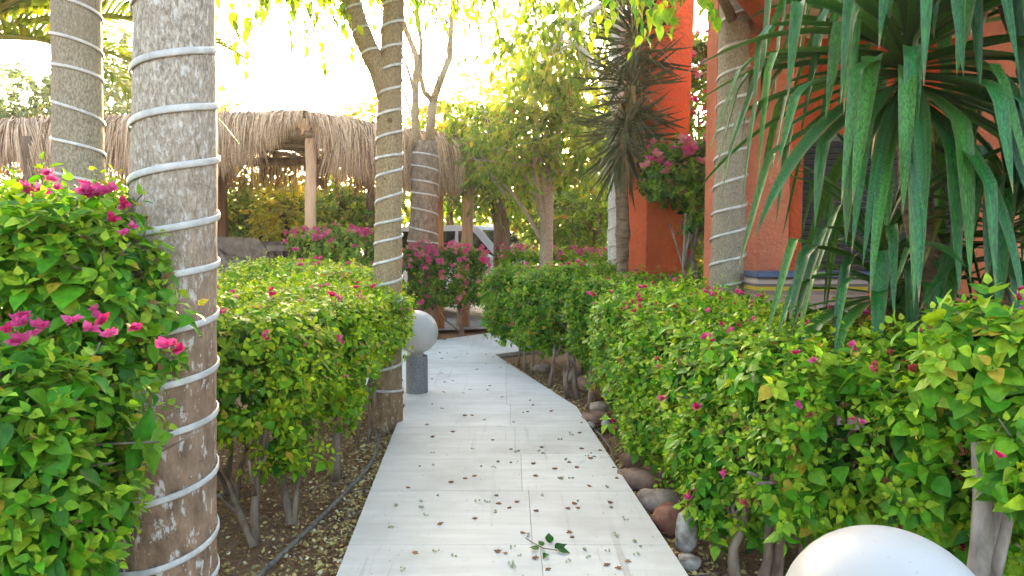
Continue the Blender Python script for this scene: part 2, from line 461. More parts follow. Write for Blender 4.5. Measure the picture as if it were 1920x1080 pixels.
LEAF_VARIANTS = {}
def leaf_variants(pal, m):
    key = (pal, m.name)
    if key not in LEAF_VARIANTS:
        r = np.random.default_rng(len(LEAF_VARIANTS) + 31); out = []
        for cls, f in (('y', .12), ('m', .42), ('o', .72)):
            for k in range(5):
                V, F = T_HI[k]
                me = bpy.data.meshes.new('leaf')
                me.from_pydata(V.tolist(), [], F.tolist())
                me.polygons.foreach_set('use_smooth', [True] * len(F))
                c = pal_col(pal, np.array([f + r.uniform(-.1, .1)]), r, .12)[0]
                ca = me.color_attributes.new('Col', 'FLOAT_COLOR', 'POINT')
                ca.data.foreach_set('color', np.tile([*c, 1], (len(V), 1)).astype(np.float32).ravel())
                me.materials.append(m); out.append(me)
        LEAF_VARIANTS[key] = out
    return LEAF_VARIANTS[key]

def place(name, me, parent, P, d, n, sx, sy, sz):
    x = nrm(np.cross(d, n)); n2 = np.cross(x, d)
    Mx = Matrix(((x[0] * sx, d[0] * sy, n2[0] * sz, P[0]), (x[1] * sx, d[1] * sy, n2[1] * sz, P[1]), (x[2] * sx, d[2] * sy, n2[2] * sz, P[2]), (0, 0, 0, 1)))
    o = bpy.data.objects.new(name, me)
    COL.objects.link(o)
    if parent: o.parent = parent
    o.matrix_local = Mx
    return o

def emit(owner, T, A, m, pal, n_parts, r, stuffname='foliage', wfac=.74):
    """A: dict pos,d,n,L,age,vis -> n_parts single leaves + one mesh of the rest"""
    pos, d, n, L, age_shade, vis = (A[k] for k in ('pos', 'd', 'n', 'L', 'age_shade', 'vis'))
    N = len(pos); keep = np.ones(N, bool)
    W = L * wfac * (1 + .15 * r.normal(size=N)).clip(.7, 1.35)
    if n_parts:
        dist = np.linalg.norm(pos - CAMP, axis=1)
        uu = (pos[:, 0] / np.maximum(pos[:, 1], .05)); inf = (np.abs(uu) < .76) & ((pos[:, 2] - CAM_H) / np.maximum(pos[:, 1], .05) < .37) & ((pos[:, 2] - CAM_H) / np.maximum(pos[:, 1], .05) > -.5)
        sc = L / dist * vis * inf * r.uniform(.8, 1.2, N)
        idx = np.argsort(-sc)[:n_parts]; idx = idx[sc[idx] > 0]
        vr = leaf_variants(pal, m); B = base_of(owner)
        for i in idx:
            cls = 0 if age_shade[i] < .25 else (1 if age_shade[i] < .6 else 2)
            place('leaf', vr[cls * 5 + r.integers(5)], owner, pos[i] - B, nrm(d[i]), n[i], W[i], L[i], L[i])
        keep[idx] = False
    col = pal_col(pal, age_shade, r)
    o = leaf_mesh(stuffname, T, pos[keep], d[keep], n[keep], L[keep], W[keep], col[keep], m, owner)
    o['kind'] = 'stuff'
    return o

def shoots(tips, axes, k, L, r, vis, droop=.55, spread=.009):
    """rosettes of k leaves round each shoot tip"""
    n = len(tips); ph = r.uniform(0, 6.28, n); axes = nrm(axes)
    ref = np.where(np.abs(axes[:, 2:3]) < .9, np.array([[0, 0, 1.]]), np.array([[1., 0, 0]]))
    u = nrm(np.cross(axes, ref)); w = np.cross(axes, u); out = {q: [] for q in ('pos', 'd', 'n', 'L', 'age_shade', 'vis')}
    sz = L * (1 + .18 * r.normal(size=n)).clip(.6, 1.5)
    tone = r.normal(size=n) * .13
    for i in range(k):
        f = i / (k - 1); a = ph + i * 2.4 + r.normal(size=n) * .25
        rad = np.cos(a)[:, None] * u + np.sin(a)[:, None] * w
        e = R(60) - R(70) * f + r.normal(size=n) * .15
        d = np.cos(e)[:, None] * rad + np.sin(e)[:, None] * axes
        d[:, 2] -= droop * f + r.uniform(0, .15, n); d = nrm(d)
        nn = axes + np.array([0, 0, .3]) + .14 * r.normal(size=(n, 3))
        out['pos'].append(tips - axes * (i * spread * (1 + r.uniform(0, .6, n)))[:, None] + rad * .006)
        out['d'].append(d); out['n'].append(nn)
        out['L'].append(sz * (.42 + .58 * min(1, f * 1.5)) * (1 + .12 * r.normal(size=n)).clip(.7, 1.3))
        out['age_shade'].append((.05 + .62 * f + tone + .10 * r.normal(size=n)).clip(0, 1)); out['vis'].append(vis)
    return {q: np.concatenate(v) for q, v in out.items()}

def cat(*ds): return {q: np.concatenate([d[q] for d in ds]) for q in ds[0]}
def filt(A, k): return {q: v[k] for q, v in A.items()}

FLOWERS = []
def flower_variants():
    if not FLOWERS:
        for k, (c0, c1) in enumerate((((.60, .04, .19), (.68, .12, .32)), ((.48, .015, .09), (.58, .03, .15)), ((.56, .05, .22), (.64, .10, .28)), ((.36, .05, .06), (.45, .14, .09)), ((.50, .15, .17), (.56, .28, .25)))):
            r = np.random.default_rng(90 + k); nb = 13
            az = r.uniform(0, 6.28, nb); el = r.uniform(.1, 1.35, nb)
            d = np.c_[np.cos(az) * np.cos(el), np.sin(az) * np.cos(el), np.sin(el)]
            pos = np.c_[r.uniform(-.007, .007, (nb, 2)), r.uniform(-.004, .008, nb)]
            L = r.uniform(.026, .042, nb)
            V, F = inst(T_MID, pos, d, np.tile([0, 0, 1.], (nb, 1)) + .5 * r.normal(size=(nb, 3)), L, L * .85)
            col = np.repeat(np.array(c0) + (np.array(c1) - np.array(c0)) * r.uniform(0, 1, (nb, 1)), 8, 0)
            me = bpy.data.meshes.new('flower'); me.from_pydata(V.tolist(), [], F.tolist())
            me.polygons.foreach_set('use_smooth', [True] * len(F))
            ca = me.color_attributes.new('Col', 'FLOAT_COLOR', 'POINT')
            ca.data.foreach_set('color', np.c_[col, np.ones(len(col))].astype(np.float32).ravel())
            me.materials.append(M['bract']); FLOWERS.append(me)
    return FLOWERS

def put_flower(owner, P, n, s, r, kinds=(0, 1, 2)):
    n = nrm(np.asarray(n) + np.array([0, 0, .6])); d = nrm(np.cross(n, r.normal(size=3)))
    return place('flower', flower_variants()[r.choice(kinds)], owner, np.asarray(P) - base_of(owner), d, n, s, s, s)

def stem(owner, base, top, r0, r1, m, r, branches=2, wob=.04, name='stem', n=7):
    b = MB(); t = np.linspace(0, 1, 7); base, top = np.asarray(base, float), np.asarray(top, float)
    p = base + (top - base) * t[:, None]; p[1:-1] += r.normal(size=(5, 3)) * wob * np.array([1, 1, .3])
    for _ in range(2): p[1:-1] = (p[:-2] + p[1:-1] + p[2:]) / 3
    p[0, 2] -= .06
    b.tube(p, r0 + (r1 - r0) * t ** .7, n, .10)
    for _ in range(branches):
        i = r.integers(2, 5); q = p[i]; L_ = np.linalg.norm(top - base) * r.uniform(.35, .6)
        dr = nrm(nrm(top - base) + r.normal(size=3) * .32); s = np.linspace(0, 1, 4)[:, None]
        b.tube(q + dr * L_ * s + r.normal(size=(4, 3)) * .012 * s, np.linspace(min(r1 + (r0 - r1) * .3, .016), min(r1 * .5, .006), 4), 5, .1)
    return b.build(name, m, owner)

def hedge(name, label, lobes, dens, L, pal, n_parts, seed, stems=(), flowers=0, k=8, inner=.45, e=4.2, group=None, fl_kinds=(0, 1, 2), fl_spots=(), back=.35, amp=.05, stem_m=None, cat_='hedge', T=None, ground_z=-.05, fl_size=1.0, droop=.55, fl_low=.25, mat_=None):
    r = np.random.default_rng(seed); lobes = [tuple(l) for l in lobes]
    c = np.array(lobes)[:, :2].mean(0); root = thing(name, label, cat_, (c[0], c[1], ground_z), group)
    P, N = [], []
    for j, lb in enumerate(lobes):
        ar = 8 * (lb[3] * lb[4] + lb[3] * lb[5] + lb[4] * lb[5]); n = int(ar * dens)
        p, nn = lobe_surface(lb, n, r, e)
        ok = np.ones(n, bool)
        for i, l2 in enumerate(lobes):
            if i != j: ok &= super_val(p, l2, e) > .93
        P.append(p[ok]); N.append(nn[ok])
    P, N = np.concatenate(P), np.concatenate(N)
    P = P + N * bumps(P, amp, seed)[:, None]
    to = nrm(CAMP - P); fac = (to * N).sum(1)
    keep = r.uniform(size=len(P)) < np.where(fac > -.25, 1, back)
    keep &= (N[:, 2] > -.55) | (r.uniform(size=len(P)) < .5)
    P, N, fac = P[keep], N[keep], fac[keep]
    dep = r.exponential(.035, len(P)); poke = r.uniform(size=len(P)) < .06
    dep = np.where(poke, -r.uniform(.02, .09, len(P)), dep)
    tips = P - N * dep[:, None]
    ax = N * .8 + np.array([0, 0, .5]) + .32 * r.normal(size=P.shape)
    vis = np.where((fac > .1) & (dep < .025), 1.0, 0.0)
    A = shoots(tips, ax, k, L, r, vis, droop)
    # a looser inner layer so that gaps show leaves and twigs, not emptiness
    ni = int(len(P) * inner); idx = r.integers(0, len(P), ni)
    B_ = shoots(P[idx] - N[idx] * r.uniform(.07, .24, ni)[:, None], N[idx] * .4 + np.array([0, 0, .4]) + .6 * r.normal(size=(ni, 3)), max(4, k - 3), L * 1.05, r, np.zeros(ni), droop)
    B_['age_shade'] = (B_['age_shade'] + .3).clip(0, 1)  # inner leaves shifted to darker tones: hedge-depth shade put into their colour
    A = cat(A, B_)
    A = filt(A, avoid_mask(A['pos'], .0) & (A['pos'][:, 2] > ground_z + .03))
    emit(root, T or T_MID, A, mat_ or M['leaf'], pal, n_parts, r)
    # twigs carrying the shoots
    tw = MB(); idx = r.choice(len(P), min(len(P), 160), replace=False)
    for i in idx:
        s = np.linspace(0, 1, 3)[:, None]; q0 = P[i] - N[i] * r.uniform(.16, .3) - np.array([0, 0, r.uniform(.02, .1)])
        tw.tube(q0 + (tips[i] - q0) * s + r.normal(size=(3, 3)) * .008, (.005, .004, .0025), 4, 0, False)
    tw.build('twigs', M['twig'], root)['kind'] = 'stuff'
    for q in stems:
        base, top, r0 = np.array(q[0], float), np.array(q[1], float), q[2]
        stem(root, base, top, r0, r0 * .45, stem_m or M['twig'], r, q[3] if len(q) > 3 else 2)
    up = np.where((fac > .02) & (dep < .03), np.clip(N[:, 2], fl_low, 1) ** 1.5, 0); up = up / up.sum()
    if flowers:
        for i in r.choice(len(P), flowers, replace=False, p=up):
            for _ in range(r.integers(1, 3)):
                put_flower(root, P[i] + N[i] * .012 + r.normal(size=3) * .02, N[i], fl_size * r.uniform(.35, .85), r, fl_kinds)
    for q in fl_spots:           # (x, y, z, number, size)
        for _ in range(q[3]):
            put_flower(root, np.array(q[:3]) + r.normal(size=3) * .02 * q[4], (r.normal() * .3, -.6, .5), q[4] * r.uniform(.5, .9), r, fl_kinds)
    return root

def sprigs(P, out, k, L, r, hang=.9, ln=.28, vis=None):
    """twigs hung with k leaves each; out = outward direction"""
    n = len(P); ax = nrm(out * .7 + .6 * r.normal(size=(n, 3)) - np.array([0, 0, .25])); o = {q: [] for q in ('pos', 'd', 'n', 'L', 'age_shade', 'vis')}
    tone = r.normal(size=n) * .2
    for i in range(k):
        f = i / max(1, k - 1); a = i * 2.4 + r.uniform(0, 6.28, n)
        sidev = nrm(np.c_[np.cos(a), np.sin(a), np.zeros(n)] + .3 * r.normal(size=(n, 3)))
        d = nrm(sidev * (1 - .35 * hang) + ax * .5 - np.array([0, 0, hang]))
        o['pos'].append(P + ax * (ln * f) - np.array([0, 0, .3 * ln * f * f])); o['d'].append(d)
        o['n'].append(nrm(sidev + np.array([0, 0, .6]) + .35 * r.normal(size=(n, 3))))
        o['L'].append(L * (1 + .22 * r.normal(size=n)).clip(.55, 1.5)); o['age_shade'].append((.25 + .35 * r.uniform(size=n) + tone).clip(0, 1))
        o['vis'].append(np.ones(n) if vis is None else vis)
    return {q: np.concatenate(v) for q, v in o.items()}

def lobes_volume(lobes, n, r, shell=.55):
    w = np.array([l[3] * l[4] * l[5] for l in lobes]) ** .8; w = w / w.sum(); P, O = [], []
    for lb, wi in zip(lobes, w):
        m = max(4, int(n * wi)); d = nrm(r.normal(size=(m, 3))); rad = (shell + (1 - shell) * r.uniform(size=m) ** .6)
        rad = rad * (1 + bumps(d * 2, .22, int(abs(lb[0] * 100)) + 3, 1.6))
        q = d * rad[:, None] * np.array(lb[3:6]); P.append(q + np.array(lb[:3])); O.append(d)
    return np.concatenate(P), np.concatenate(O)

def tree(name, label, trunk, rad, lobes, nspr, L, pal, seed, k=7, hang=.9, n_parts=0, bark='twig', limbs=6, group=None, T=None, leafm=None, wfac=.5, ln=.3, shell=.5, nside=10, cat_='tree', extra=None, crownless=False):
    r = np.random.default_rng(seed); trunk = np.asarray(trunk, float)
    root = thing(name, label, cat_, trunk[0], group)
    tk = MB(); tk.tube(trunk, rad, nside, .05); tko = tk.build('trunk', M[bark], root)
    lm = MB()
    for i in range(limbs):
        lb = lobes[i % len(lobes)]; tgt = np.array(lb[:3]) + nrm(r.normal(size=3)) * np.array(lb[3:6]) * .7
        j = r.integers(max(1, len(trunk) // 2), len(trunk)); a = trunk[j]; s = np.linspace(0, 1, 6)[:, None]
        bow = np.array([0, 0, .12 * np.linalg.norm(tgt - a)]) * np.sin(s * math.pi)
        lm.tube(a + (tgt - a) * s + bow + r.normal(size=(6, 3)) * .03 * s, np.linspace(min(rad[j] * .55, .05), .008, 6), 6, .08)
        for _ in range(3):
            t2 = tgt + r.normal(size=3) * np.array(lb[3:6]) * .55; q = a + (tgt - a) * r.uniform(.5, .9)
            lm.tube(q + (t2 - q) * np.linspace(0, 1, 4)[:, None], np.linspace(.014, .004, 4), 5, 0)
    if limbs: lm.build('limbs', M[bark], root)
    P, O = lobes_volume(lobes, nspr, r, shell)
    A = sprigs(P, O, k, L, r, hang, ln)
    A = filt(A, avoid_mask(A['pos'], .0) & (A['pos'][:, 2] > .1))
    emit(root, T or T_LO, A, leafm or M['leaf_back'], pal, n_parts, r, 'crown', wfac)
    if extra: extra(root, r)
    return root

def rope_light(label, pts, rad, z0, z1, pitch, hand=1, phase=0., width=.03, thick=.011, chips=False, jig=.13, group='light strips wound round trunks', ncoil=None):
    pts = np.asarray(pts, float); rad = np.asarray(rad, float); nturn = (z1 - z0) / pitch; n = int(nturn * 30)
    ang = np.linspace(0, nturn * 2 * math.pi, n); rj = np.random.default_rng(int(phase * 100) + n)
    wob = jig * pitch * np.interp(ang, np.arange(0, ang[-1] + 7, 6.28), rj.normal(size=len(np.arange(0, ang[-1] + 7, 6.28))))
    z = z0 + pitch * ang / (2 * math.pi) + wob; th = phase + hand * ang
    cx, cy, rr = (np.interp(z, pts[:, 2], q) for q in (pts[:, 0], pts[:, 1], rad))
    er = np.c_[np.cos(th), np.sin(th), np.zeros(n)]; c = np.c_[cx, cy, z]
    up = np.array([0, 0, 1.]); b = MB(); hw = width / 2
    prof = [(0.000, -hw * .8), (thick * .7, -hw), (thick, -hw * .6), (thick, hw * .6), (thick * .7, hw), (0.000, hw * .8)]
    V = np.stack([c + er * (rr + .002 + a)[:, None] + up * h for a, h in prof], 1).reshape(-1, 3); m = len(prof)
    f = [(i * m + j, i * m + (j + 1) % m, (i + 1) * m + (j + 1) % m, (i + 1) * m + j) for i in range(n - 1) for j in range(m)]
    b.add(V, f)
    o = b.build('light_strip', M['rope'], None); tag(o, label, 'light strip', group)
    if chips:
        cb = MB(); tot = ang[-1]; step = .035 / rad.mean()
        for j, a in enumerate(np.arange(0, tot, step)):
            zz = np.interp(a, ang, z); t_ = phase + hand * a; rr_ = np.interp(zz, pts[:, 2], rad) + .002 + thick
            e_ = np.array([math.cos(t_), math.sin(t_), 0]); tv = np.array([-math.sin(t_), math.cos(t_), 0]) * hand
            q = np.array([np.interp(zz, pts[:, 2], pts[:, 0]), np.interp(zz, pts[:, 2], pts[:, 1]), zz]) + e_ * (rr_ + .0006)
            w_, h_ = ((.003, .003), (.0016, .004), (.0045, .0022))[j % 3]
            cb.add([q - tv * w_ - up * h_, q + tv * w_ - up * h_, q + tv * w_ + up * h_, q - tv * w_ + up * h_], [(0, 1, 2, 3)])
        cb.build('chips', M['chip'], o, False)
    return o

# ------------------------------------------------------------------ setting
def sheet(name, poly, z, m, kind='structure'):
    b = MB(); poly = np.asarray(poly, float)
    b.add(np.c_[poly, np.full(len(poly), z)], [tuple(range(len(poly)))])
    return tag(b.build(name, m, None, False), kind=kind)

# soil: one sheet to the horizon, finely mounded near the path
def soil_sheet():
    xs = np.r_[-600, -120, -40, np.arange(-14, 14.01, .14), 40, 120, 600]; ys = np.r_[-200, -40, -6, np.arange(-1, 16.01, .14), 22, 40, 80, 160, 400, 900]
    X, Y = np.meshgrid(xs, ys); P = np.c_[X.ravel(), Y.ravel(), np.zeros(X.size)]
    near = (np.abs(P[:, 0]) < 13.9) & (P[:, 1] > -1) & (P[:, 1] < 11)
    P[:, 2] = -.075 + np.where(near, bumps(P, .022, 5, 2.2) - .01, -.02)
    n, m = len(ys), len(xs); i = np.arange(n * m).reshape(n, m)
    F = np.stack([i[:-1, :-1], i[:-1, 1:], i[1:, 1:], i[1:, :-1]], -1).reshape(-1, 4)
    tag(quick_mesh('ground', P, F, M['soil']), kind='structure')
soil_sheet()
sheet('driveway', [(-14, 12.1), (-1.6, 11.35), (.2, 11.75), (4, 14.2), (14, 15), (14, 19), (-14, 17.5)], -.035, M['asphalt'])
sheet('verge', [(-14, 17.45), (14, 18.95), (14, 26), (-14, 26)], -.03, M['sand'])

# the path: every slab its own piece, cut to the outline
XL = lambda y: -.75 + .064 * (2.886 - y)
XR = lambda y: .744 + .062 * (2.886 - y)
outline = [(XL(-1.2), -1.2), (XR(-1.2), -1.2), (XR(5.85), 5.85), (.50, 6.05), (-.22, 8.68), (.6, 9.35), (3.2, 11.2), (3.2, 13.4), (-.13, 11.05), (-1.04, 10.08), (-3.4, 7.75), (-3.4, 6.75), (XL(5.95), 5.95)]
def clip(poly, a, b, c):
    """keep a*x+b*y<=c"""
    out = []
    for i in range(len(poly)):
        p, q = poly[i], poly[(i + 1) % len(poly)]; dp, dq = a * p[0] + b * p[1] - c, a * q[0] + b * q[1] - c
        if dp <= 0: out.append(p)
        if dp * dq < 0:
            t = dp / (dp - dq); out.append((p[0] + (q[0] - p[0]) * t, p[1] + (q[1] - p[1]) * t))
    return out
def area(p): return abs(sum(p[i][0] * p[(i + 1) % len(p)][1] - p[(i + 1) % len(p)][0] * p[i][1] for i in range(len(p)))) / 2
path = MB(); path.prism([(x, y) for x, y in outline][::1], -.11, -.012)
path = tag(path.build('path', M['grout'], None, False), 'pale stone slab footpath winding between the hedges', kind='structure')
gap = .0025; row = .70; y0 = 3.11 - row * 8
near_o = [outline[i] for i in (0, 1, 2, 3, 12)]
mid_o = [outline[i] for i in (12, 3, 4, 9, 10, 11)]
far_o = [outline[i] for i in (4, 5, 6, 7, 8, 9)]
cjoint = lambda y: .125 - .052 * (y - 2.886)
for j in range(0, 34):
    ya, yb = y0 + j * row, y0 + (j + 1) * row; off = .04 * (j % 2)
    ym = (ya + yb) / 2; cx = cjoint(min(ym, 6.5))
    for k in range(-4, 4):
        xa, xb = cx + k * .92, cx + (k + 1) * .92
        for reg in (near_o, mid_o, far_o):
            p = clip(clip(clip(clip(list(reg), 0, -1, -ya - gap / 2), 0, 1, yb - gap / 2), -1, 0, -xa - gap / 2), 1, 0, xb - gap / 2)
            if len(p) >= 3 and area(p) > .004:
                q = np.array(p); d = np.abs(q - np.roll(q, 1, 0)).sum(1) > 1e-4; q = q[d]
                if len(q) < 3: continue
                if np.cross(q[1] - q[0], q[2] - q[1]) < 0: q = q[::-1]
                b = MB(); b.prism(q, -.04, rng.uniform(-.0008, .0008))
                b.build('slab', M['tile'], path, False)

# ------------------------------------------------------------------ building on the right
def build_house():
    b0 = at(1560, 640, 6.2); root = thing('orange_house', 'orange stucco house with a boarded porch ceiling and a dark shuttered window', 'house', (b0[0], 6.2, -.05))
    def wall(px0, px1, Y, z0, z1, th, m='stucco', name='wall', label=None):
        x0, x1 = at(px0, 459, Y)[0], at(px1, 459, Y)[0]; b = MB(); b.box((x0, Y, z0), (x1, Y + th, z1)); return b.build(name, M[m], root, False, label)
    wall(1338, 1478, 6.0, -.06, 4.6, .3, 'stucco_pink', label='coral wall panel beside the porch')
    wall(1481, 1502, 6.34, -.06, 3.295, .16)
    wall(1502, 1812, 6.40, 2.42, 3.295, .12)
    wall(1812, 1960, 6.34, -.06, 3.295, .16)
    wall(1960, 2500, 6.32, -.06, 3.295, .16)
    # near corner pillar at the frame's right edge
    wall(1890, 2060, 4.3, -.06, 3.295, .5, 'stucco_pink', 'pillar', 'coral pillar at the right edge')
    # sloping beam from panel to porch
    b = MB(); p0, p1 = at(1385, 20, 5.9), at(1530, 75, 6.6)
    ex = lambda y: 2.65 - (6.5 - y) * .625
    b.prism([(ex(3.9) - .16, 3.9), (ex(3.9), 3.9), (ex(5.98), 5.98), (ex(5.98) - .16, 5.98)], 3.20, 3.62); b.build('beam', M['stucco'], root, False)
    # porch ceiling boards
    x1 = 6.5
    for i in range(20):
        b = MB(); y = 3.96 + i * .118; b.prism([(ex(y) + .003, y), (x1, y), (x1, y + .112), (ex(y + .112) + .003, y + .112)], 3.30 + rng.uniform(0, .006), 3.325); b.build('ceiling_board', M['board'], root, False)
    b = MB(); b.prism([(ex(3.9) + .003, 3.9), (x1, 3.9), (x1, 6.9), (ex(6.9) + .003, 6.9)], 3.34, 3.6); b.build('roof_slab', M['board'], root, False)
    # shutter: frame + slats
    wx0, wx1 = at(1502, 0, 6.42)[0], at(1812, 0, 6.42)[0]
    sh = MB()
    for lo, hi in (((wx0, 6.41, .98), (wx0 + .06, 6.47, 2.42)), ((wx1 - .06, 6.41, .98), (wx1, 6.47, 2.42)), ((wx0 + .06, 6.41, 2.36), (wx1 - .06, 6.47, 2.42)), ((wx0 + .06, 6.41, .98), (wx1 - .06, 6.47, 1.04)), (((wx0 + wx1) / 2 - .03, 6.405, 1.04), ((wx0 + wx1) / 2 + .03, 6.465, 2.36))):
        sh.box(lo, hi)
    sho = sh.build('shutter_frame', M['shutter'], root, False)
    for h in range(2):
        xa = wx0 + .062 if h == 0 else (wx0 + wx1) / 2 + .032; xb = (wx0 + wx1) / 2 - .032 if h == 0 else wx1 - .062
        for i in range(24):
            z = 1.045 + i * .055; b = MB()
            b.add([(xa, 6.455, z), (xb, 6.455, z), (xb, 6.42, z + .04), (xa, 6.42, z + .04), (xa, 6.463, z + .004), (xb, 6.463, z + .004), (xb, 6.428, z + .046), (xa, 6.428, z + .046)],
                  [(0, 1, 2, 3), (7, 6, 5, 4), (0, 4, 5, 1), (2, 6, 7, 3), (1, 5, 6, 2), (0, 3, 7, 4)])
            b.build('slat', M['shutter'], sho, False)
    b = MB(); b.box((wx0, 6.48, -.05), (wx1, 6.53, 2.42)); b.build('pane', M['dark_glass'], root, False)
    b = MB(); b.box((wx0, 6.40, -.05), (at(1660, 0, 6.4)[0], 6.47, .975)); b.build('wall', M['stucco'], root, False)
    return root
build_house()

# separate orange pillar standing on the garden side, turned and leaning a little
def pillar():
    c = at(1222, 560, 7.6); root_xy = np.array([c[0], 7.6]); b = MB(); a = R(20); V = []
    for z, w, dx in ((-.06, .235, 0), (2.0, .243, .02), (4.6, .27, .05)):
        for sx, sy in ((-1, -1), (1, -1), (1, 1), (-1, 1)):
            x, y = sx * w, sy * w; V.append((root_xy[0] + dx + x * math.cos(a) + y * math.sin(a) * -1, root_xy[1] + x * math.sin(a) + y * math.cos(a), z))
    f = [(3, 2, 1, 0), (8, 9, 10, 11)] + [(k * 4 + i, k * 4 + (i + 1) % 4, k * 4 + 4 + (i + 1) % 4, k * 4 + 4 + i) for k in range(2) for i in range(4)]
    b.add(V, f); o = b.build('pillar', M['stucco'], None, False)
    tag(o, 'tall square orange stucco pillar behind the spiky yucca', 'pillar')
pillar()

# striped low lounge seat on the porch
def striped_seat():
    Y = 5.45; x0, x1 = at(1432, 0, Y)[0], at(1650, 0, Y)[0]
    root = thing('striped_bench', 'low porch bench in beige and yellow striped cloth with navy top rail', 'bench', ((x0 + x1) / 2, Y, -.05))
    b = MB(); b.box((x0, Y + .02, -.05), (x1, Y + .34, 1.13), bev=.02); b.build('backrest', m_stripes(), root, False)
    b = MB(); b.box((x0 - .01, Y - .01, 1.135), (x1 + .01, Y + .3, 1.185), bev=.008); b.build('top_rail', M['steel_blue'], root, False)
    b = MB(); b.box((x0 + .5, Y - .36, .60), (x1 + .03, Y + .015, .72), bev=.03); b.build('cushion', m_plain('cream_cushion', (.45, .40, .36), .8), root)
    b = MB(); b.box((x0 + .5, Y - .36, .0), (x1 + .03, Y - .0, .595)); b.build('seat', m_stripes('b'), root, False)
    for sx in (x0 + .55, x1 - .04):
        b = MB(); b.box((sx, Y - .35, -.05), (sx + .05, Y - .3, -.001)); b.build('leg', M['dark_wood'], root, False)
def m_stripes(k=''):
    t = NT('striped_cloth' + k); z = t.n('SeparateXYZ', Vector=t.geo()).outputs['Z']
    mr = t.n('Math', operation='MULTIPLY'); t.set(mr.inputs[0], z); mr.inputs[1].default_value = 4.4
    fr = t.n('Math', operation='FRACT'); t.set(fr.inputs[0], mr.outputs[0])
    c = t.ramp(fr.outputs[0], [(0, (.30, .20, .165)), (.40, (.20, .13, .11)), (.55, (.38, .27, .03)), (.68, (.12, .09, .08)), (.78, (.34, .26, .22))])
    for n in t.t.nodes:
        if n.type == 'VALTORGB': n.color_ramp.interpolation = 'CONSTANT'
    return t.done(t.pbr(c, .9, None, .1))
striped_seat()

# ------------------------------------------------------------------ trunks wound with light strips
def trunk_line(pairs, Y, lean=0):
    return np.array([at(px, py, Y) if py is not None else px for px, py in pairs])

def ringed(pts, rad, n=40, seed=1, amp=.012):
    """resample a trunk finely and give it slight swellings and rings"""
    pts = np.asarray(pts, float); rad = np.asarray(rad, float); s = np.linspace(0, 1, len(pts)); q = np.linspace(0, 1, n); r = np.random.default_rng(seed)
    P = np.c_[[np.interp(q, s, pts[:, i]) for i in range(3)]].T
    Rr = np.interp(q, s, rad) * (1 + amp * r.normal(size=n))
    return P, Rr

# big near trunk
p = np.array([[-1.18, 2.2, -.1], [-1.165, 2.2, .3], [-1.125, 2.2, .9], [-1.078, 2.2, 1.6], [-1.055, 2.2, 2.3], [-1.02, 2.22, 3.4], [-.97, 2.25, 4.6]])
rd = np.array([.195, .172, .147, .126, .114, .11, .105])
BIG = ringed(p, rd, 60, 3, .006); AVOID.append(BIG)
def palm_crown(root, top, n, L, seed, down=.5, only=None, mk='leaf_thick', pal='canopy', nl=46, name='frond', width=.03):
    r = np.random.default_rng(seed)
    for i in range(n):
        az = (i / n) * 6.28 + r.uniform(-.2, .2) if only is None else only[i]; el = r.uniform(.2, 1.2)
        frond(root, top, az, el, L * r.uniform(.85, 1.1), r, down, mk, pal, nl, name, width)
def frond(root, top, az, el, L, r, down, mk, pal, nl=46, name='frond', width=.03):
    s = np.linspace(0, 1, 14); h = np.array([math.cos(az), math.sin(az), 0]); e = el - (el + down) * s ** 1.3; ds = L / 13
    q = [np.array(top, float)]
    for k in range(13): q.append(q[-1] + ds * (h * math.cos(e[k]) + np.array([0, 0, math.sin(e[k])])))
    q = np.array(q); b = MB(); b.tube(q, np.linspace(.022, .004, 14) * L / 2, 6, 0, True); fo = b.build(name, M['leaf_thick'], root)
    me = fo.data; ca = me.color_attributes.new('Col', 'FLOAT_COLOR', 'POINT'); ca.data.foreach_set('color', np.tile([.28, .30, .06, 1], (len(me.vertices), 1)).astype(np.float32).ravel())
    t = np.linspace(.12, .99, nl); P = np.c_[[np.interp(t, s, q[:, i]) for i in range(3)]].T; tg = nrm(np.gradient(P, axis=0))
    side = nrm(np.cross(tg, [0, 0, 1.])); upv = np.cross(side, tg); A = []
    for sg in (-1, 1):
        d = nrm(side * sg * .8 + tg * (.55 + .5 * t[:, None]) + upv * .28 + .06 * r.normal(size=P.shape) - np.array([0, 0, .12])); LL = L * .26 * np.sin(np.clip(t * 1.05 + .12, 0, 1) * math.pi) ** .6 + .05
        A.append((P, d, nrm(upv + .15 * r.normal(size=P.shape)), LL))
    pos, d, n_, LL = (np.concatenate([a[i] for a in A]) for i in range(4)); W = np.full(len(LL), width * L / 2)
    V, F = inst(T_BLADE, pos, d, n_, LL, W); col = np.repeat(pal_col(pal, r.uniform(0, .7, len(LL)), r), len(T_BLADE[0]), 0)
    quick_mesh('leaflets', V, F, M[mk], fo, col)['kind'] = 'stuff'
T_BLADE = (np.array([[-.3, 0, .0], [.3, 0, 0], [-.5, .3, .04], [.5, .3, .04], [-.4, .65, 0], [.4, .65, 0], [0, 1, -.12]]), np.array([[0, 1, 3], [0, 3, 2], [2, 3, 5], [2, 5, 4], [4, 5, 6]]))

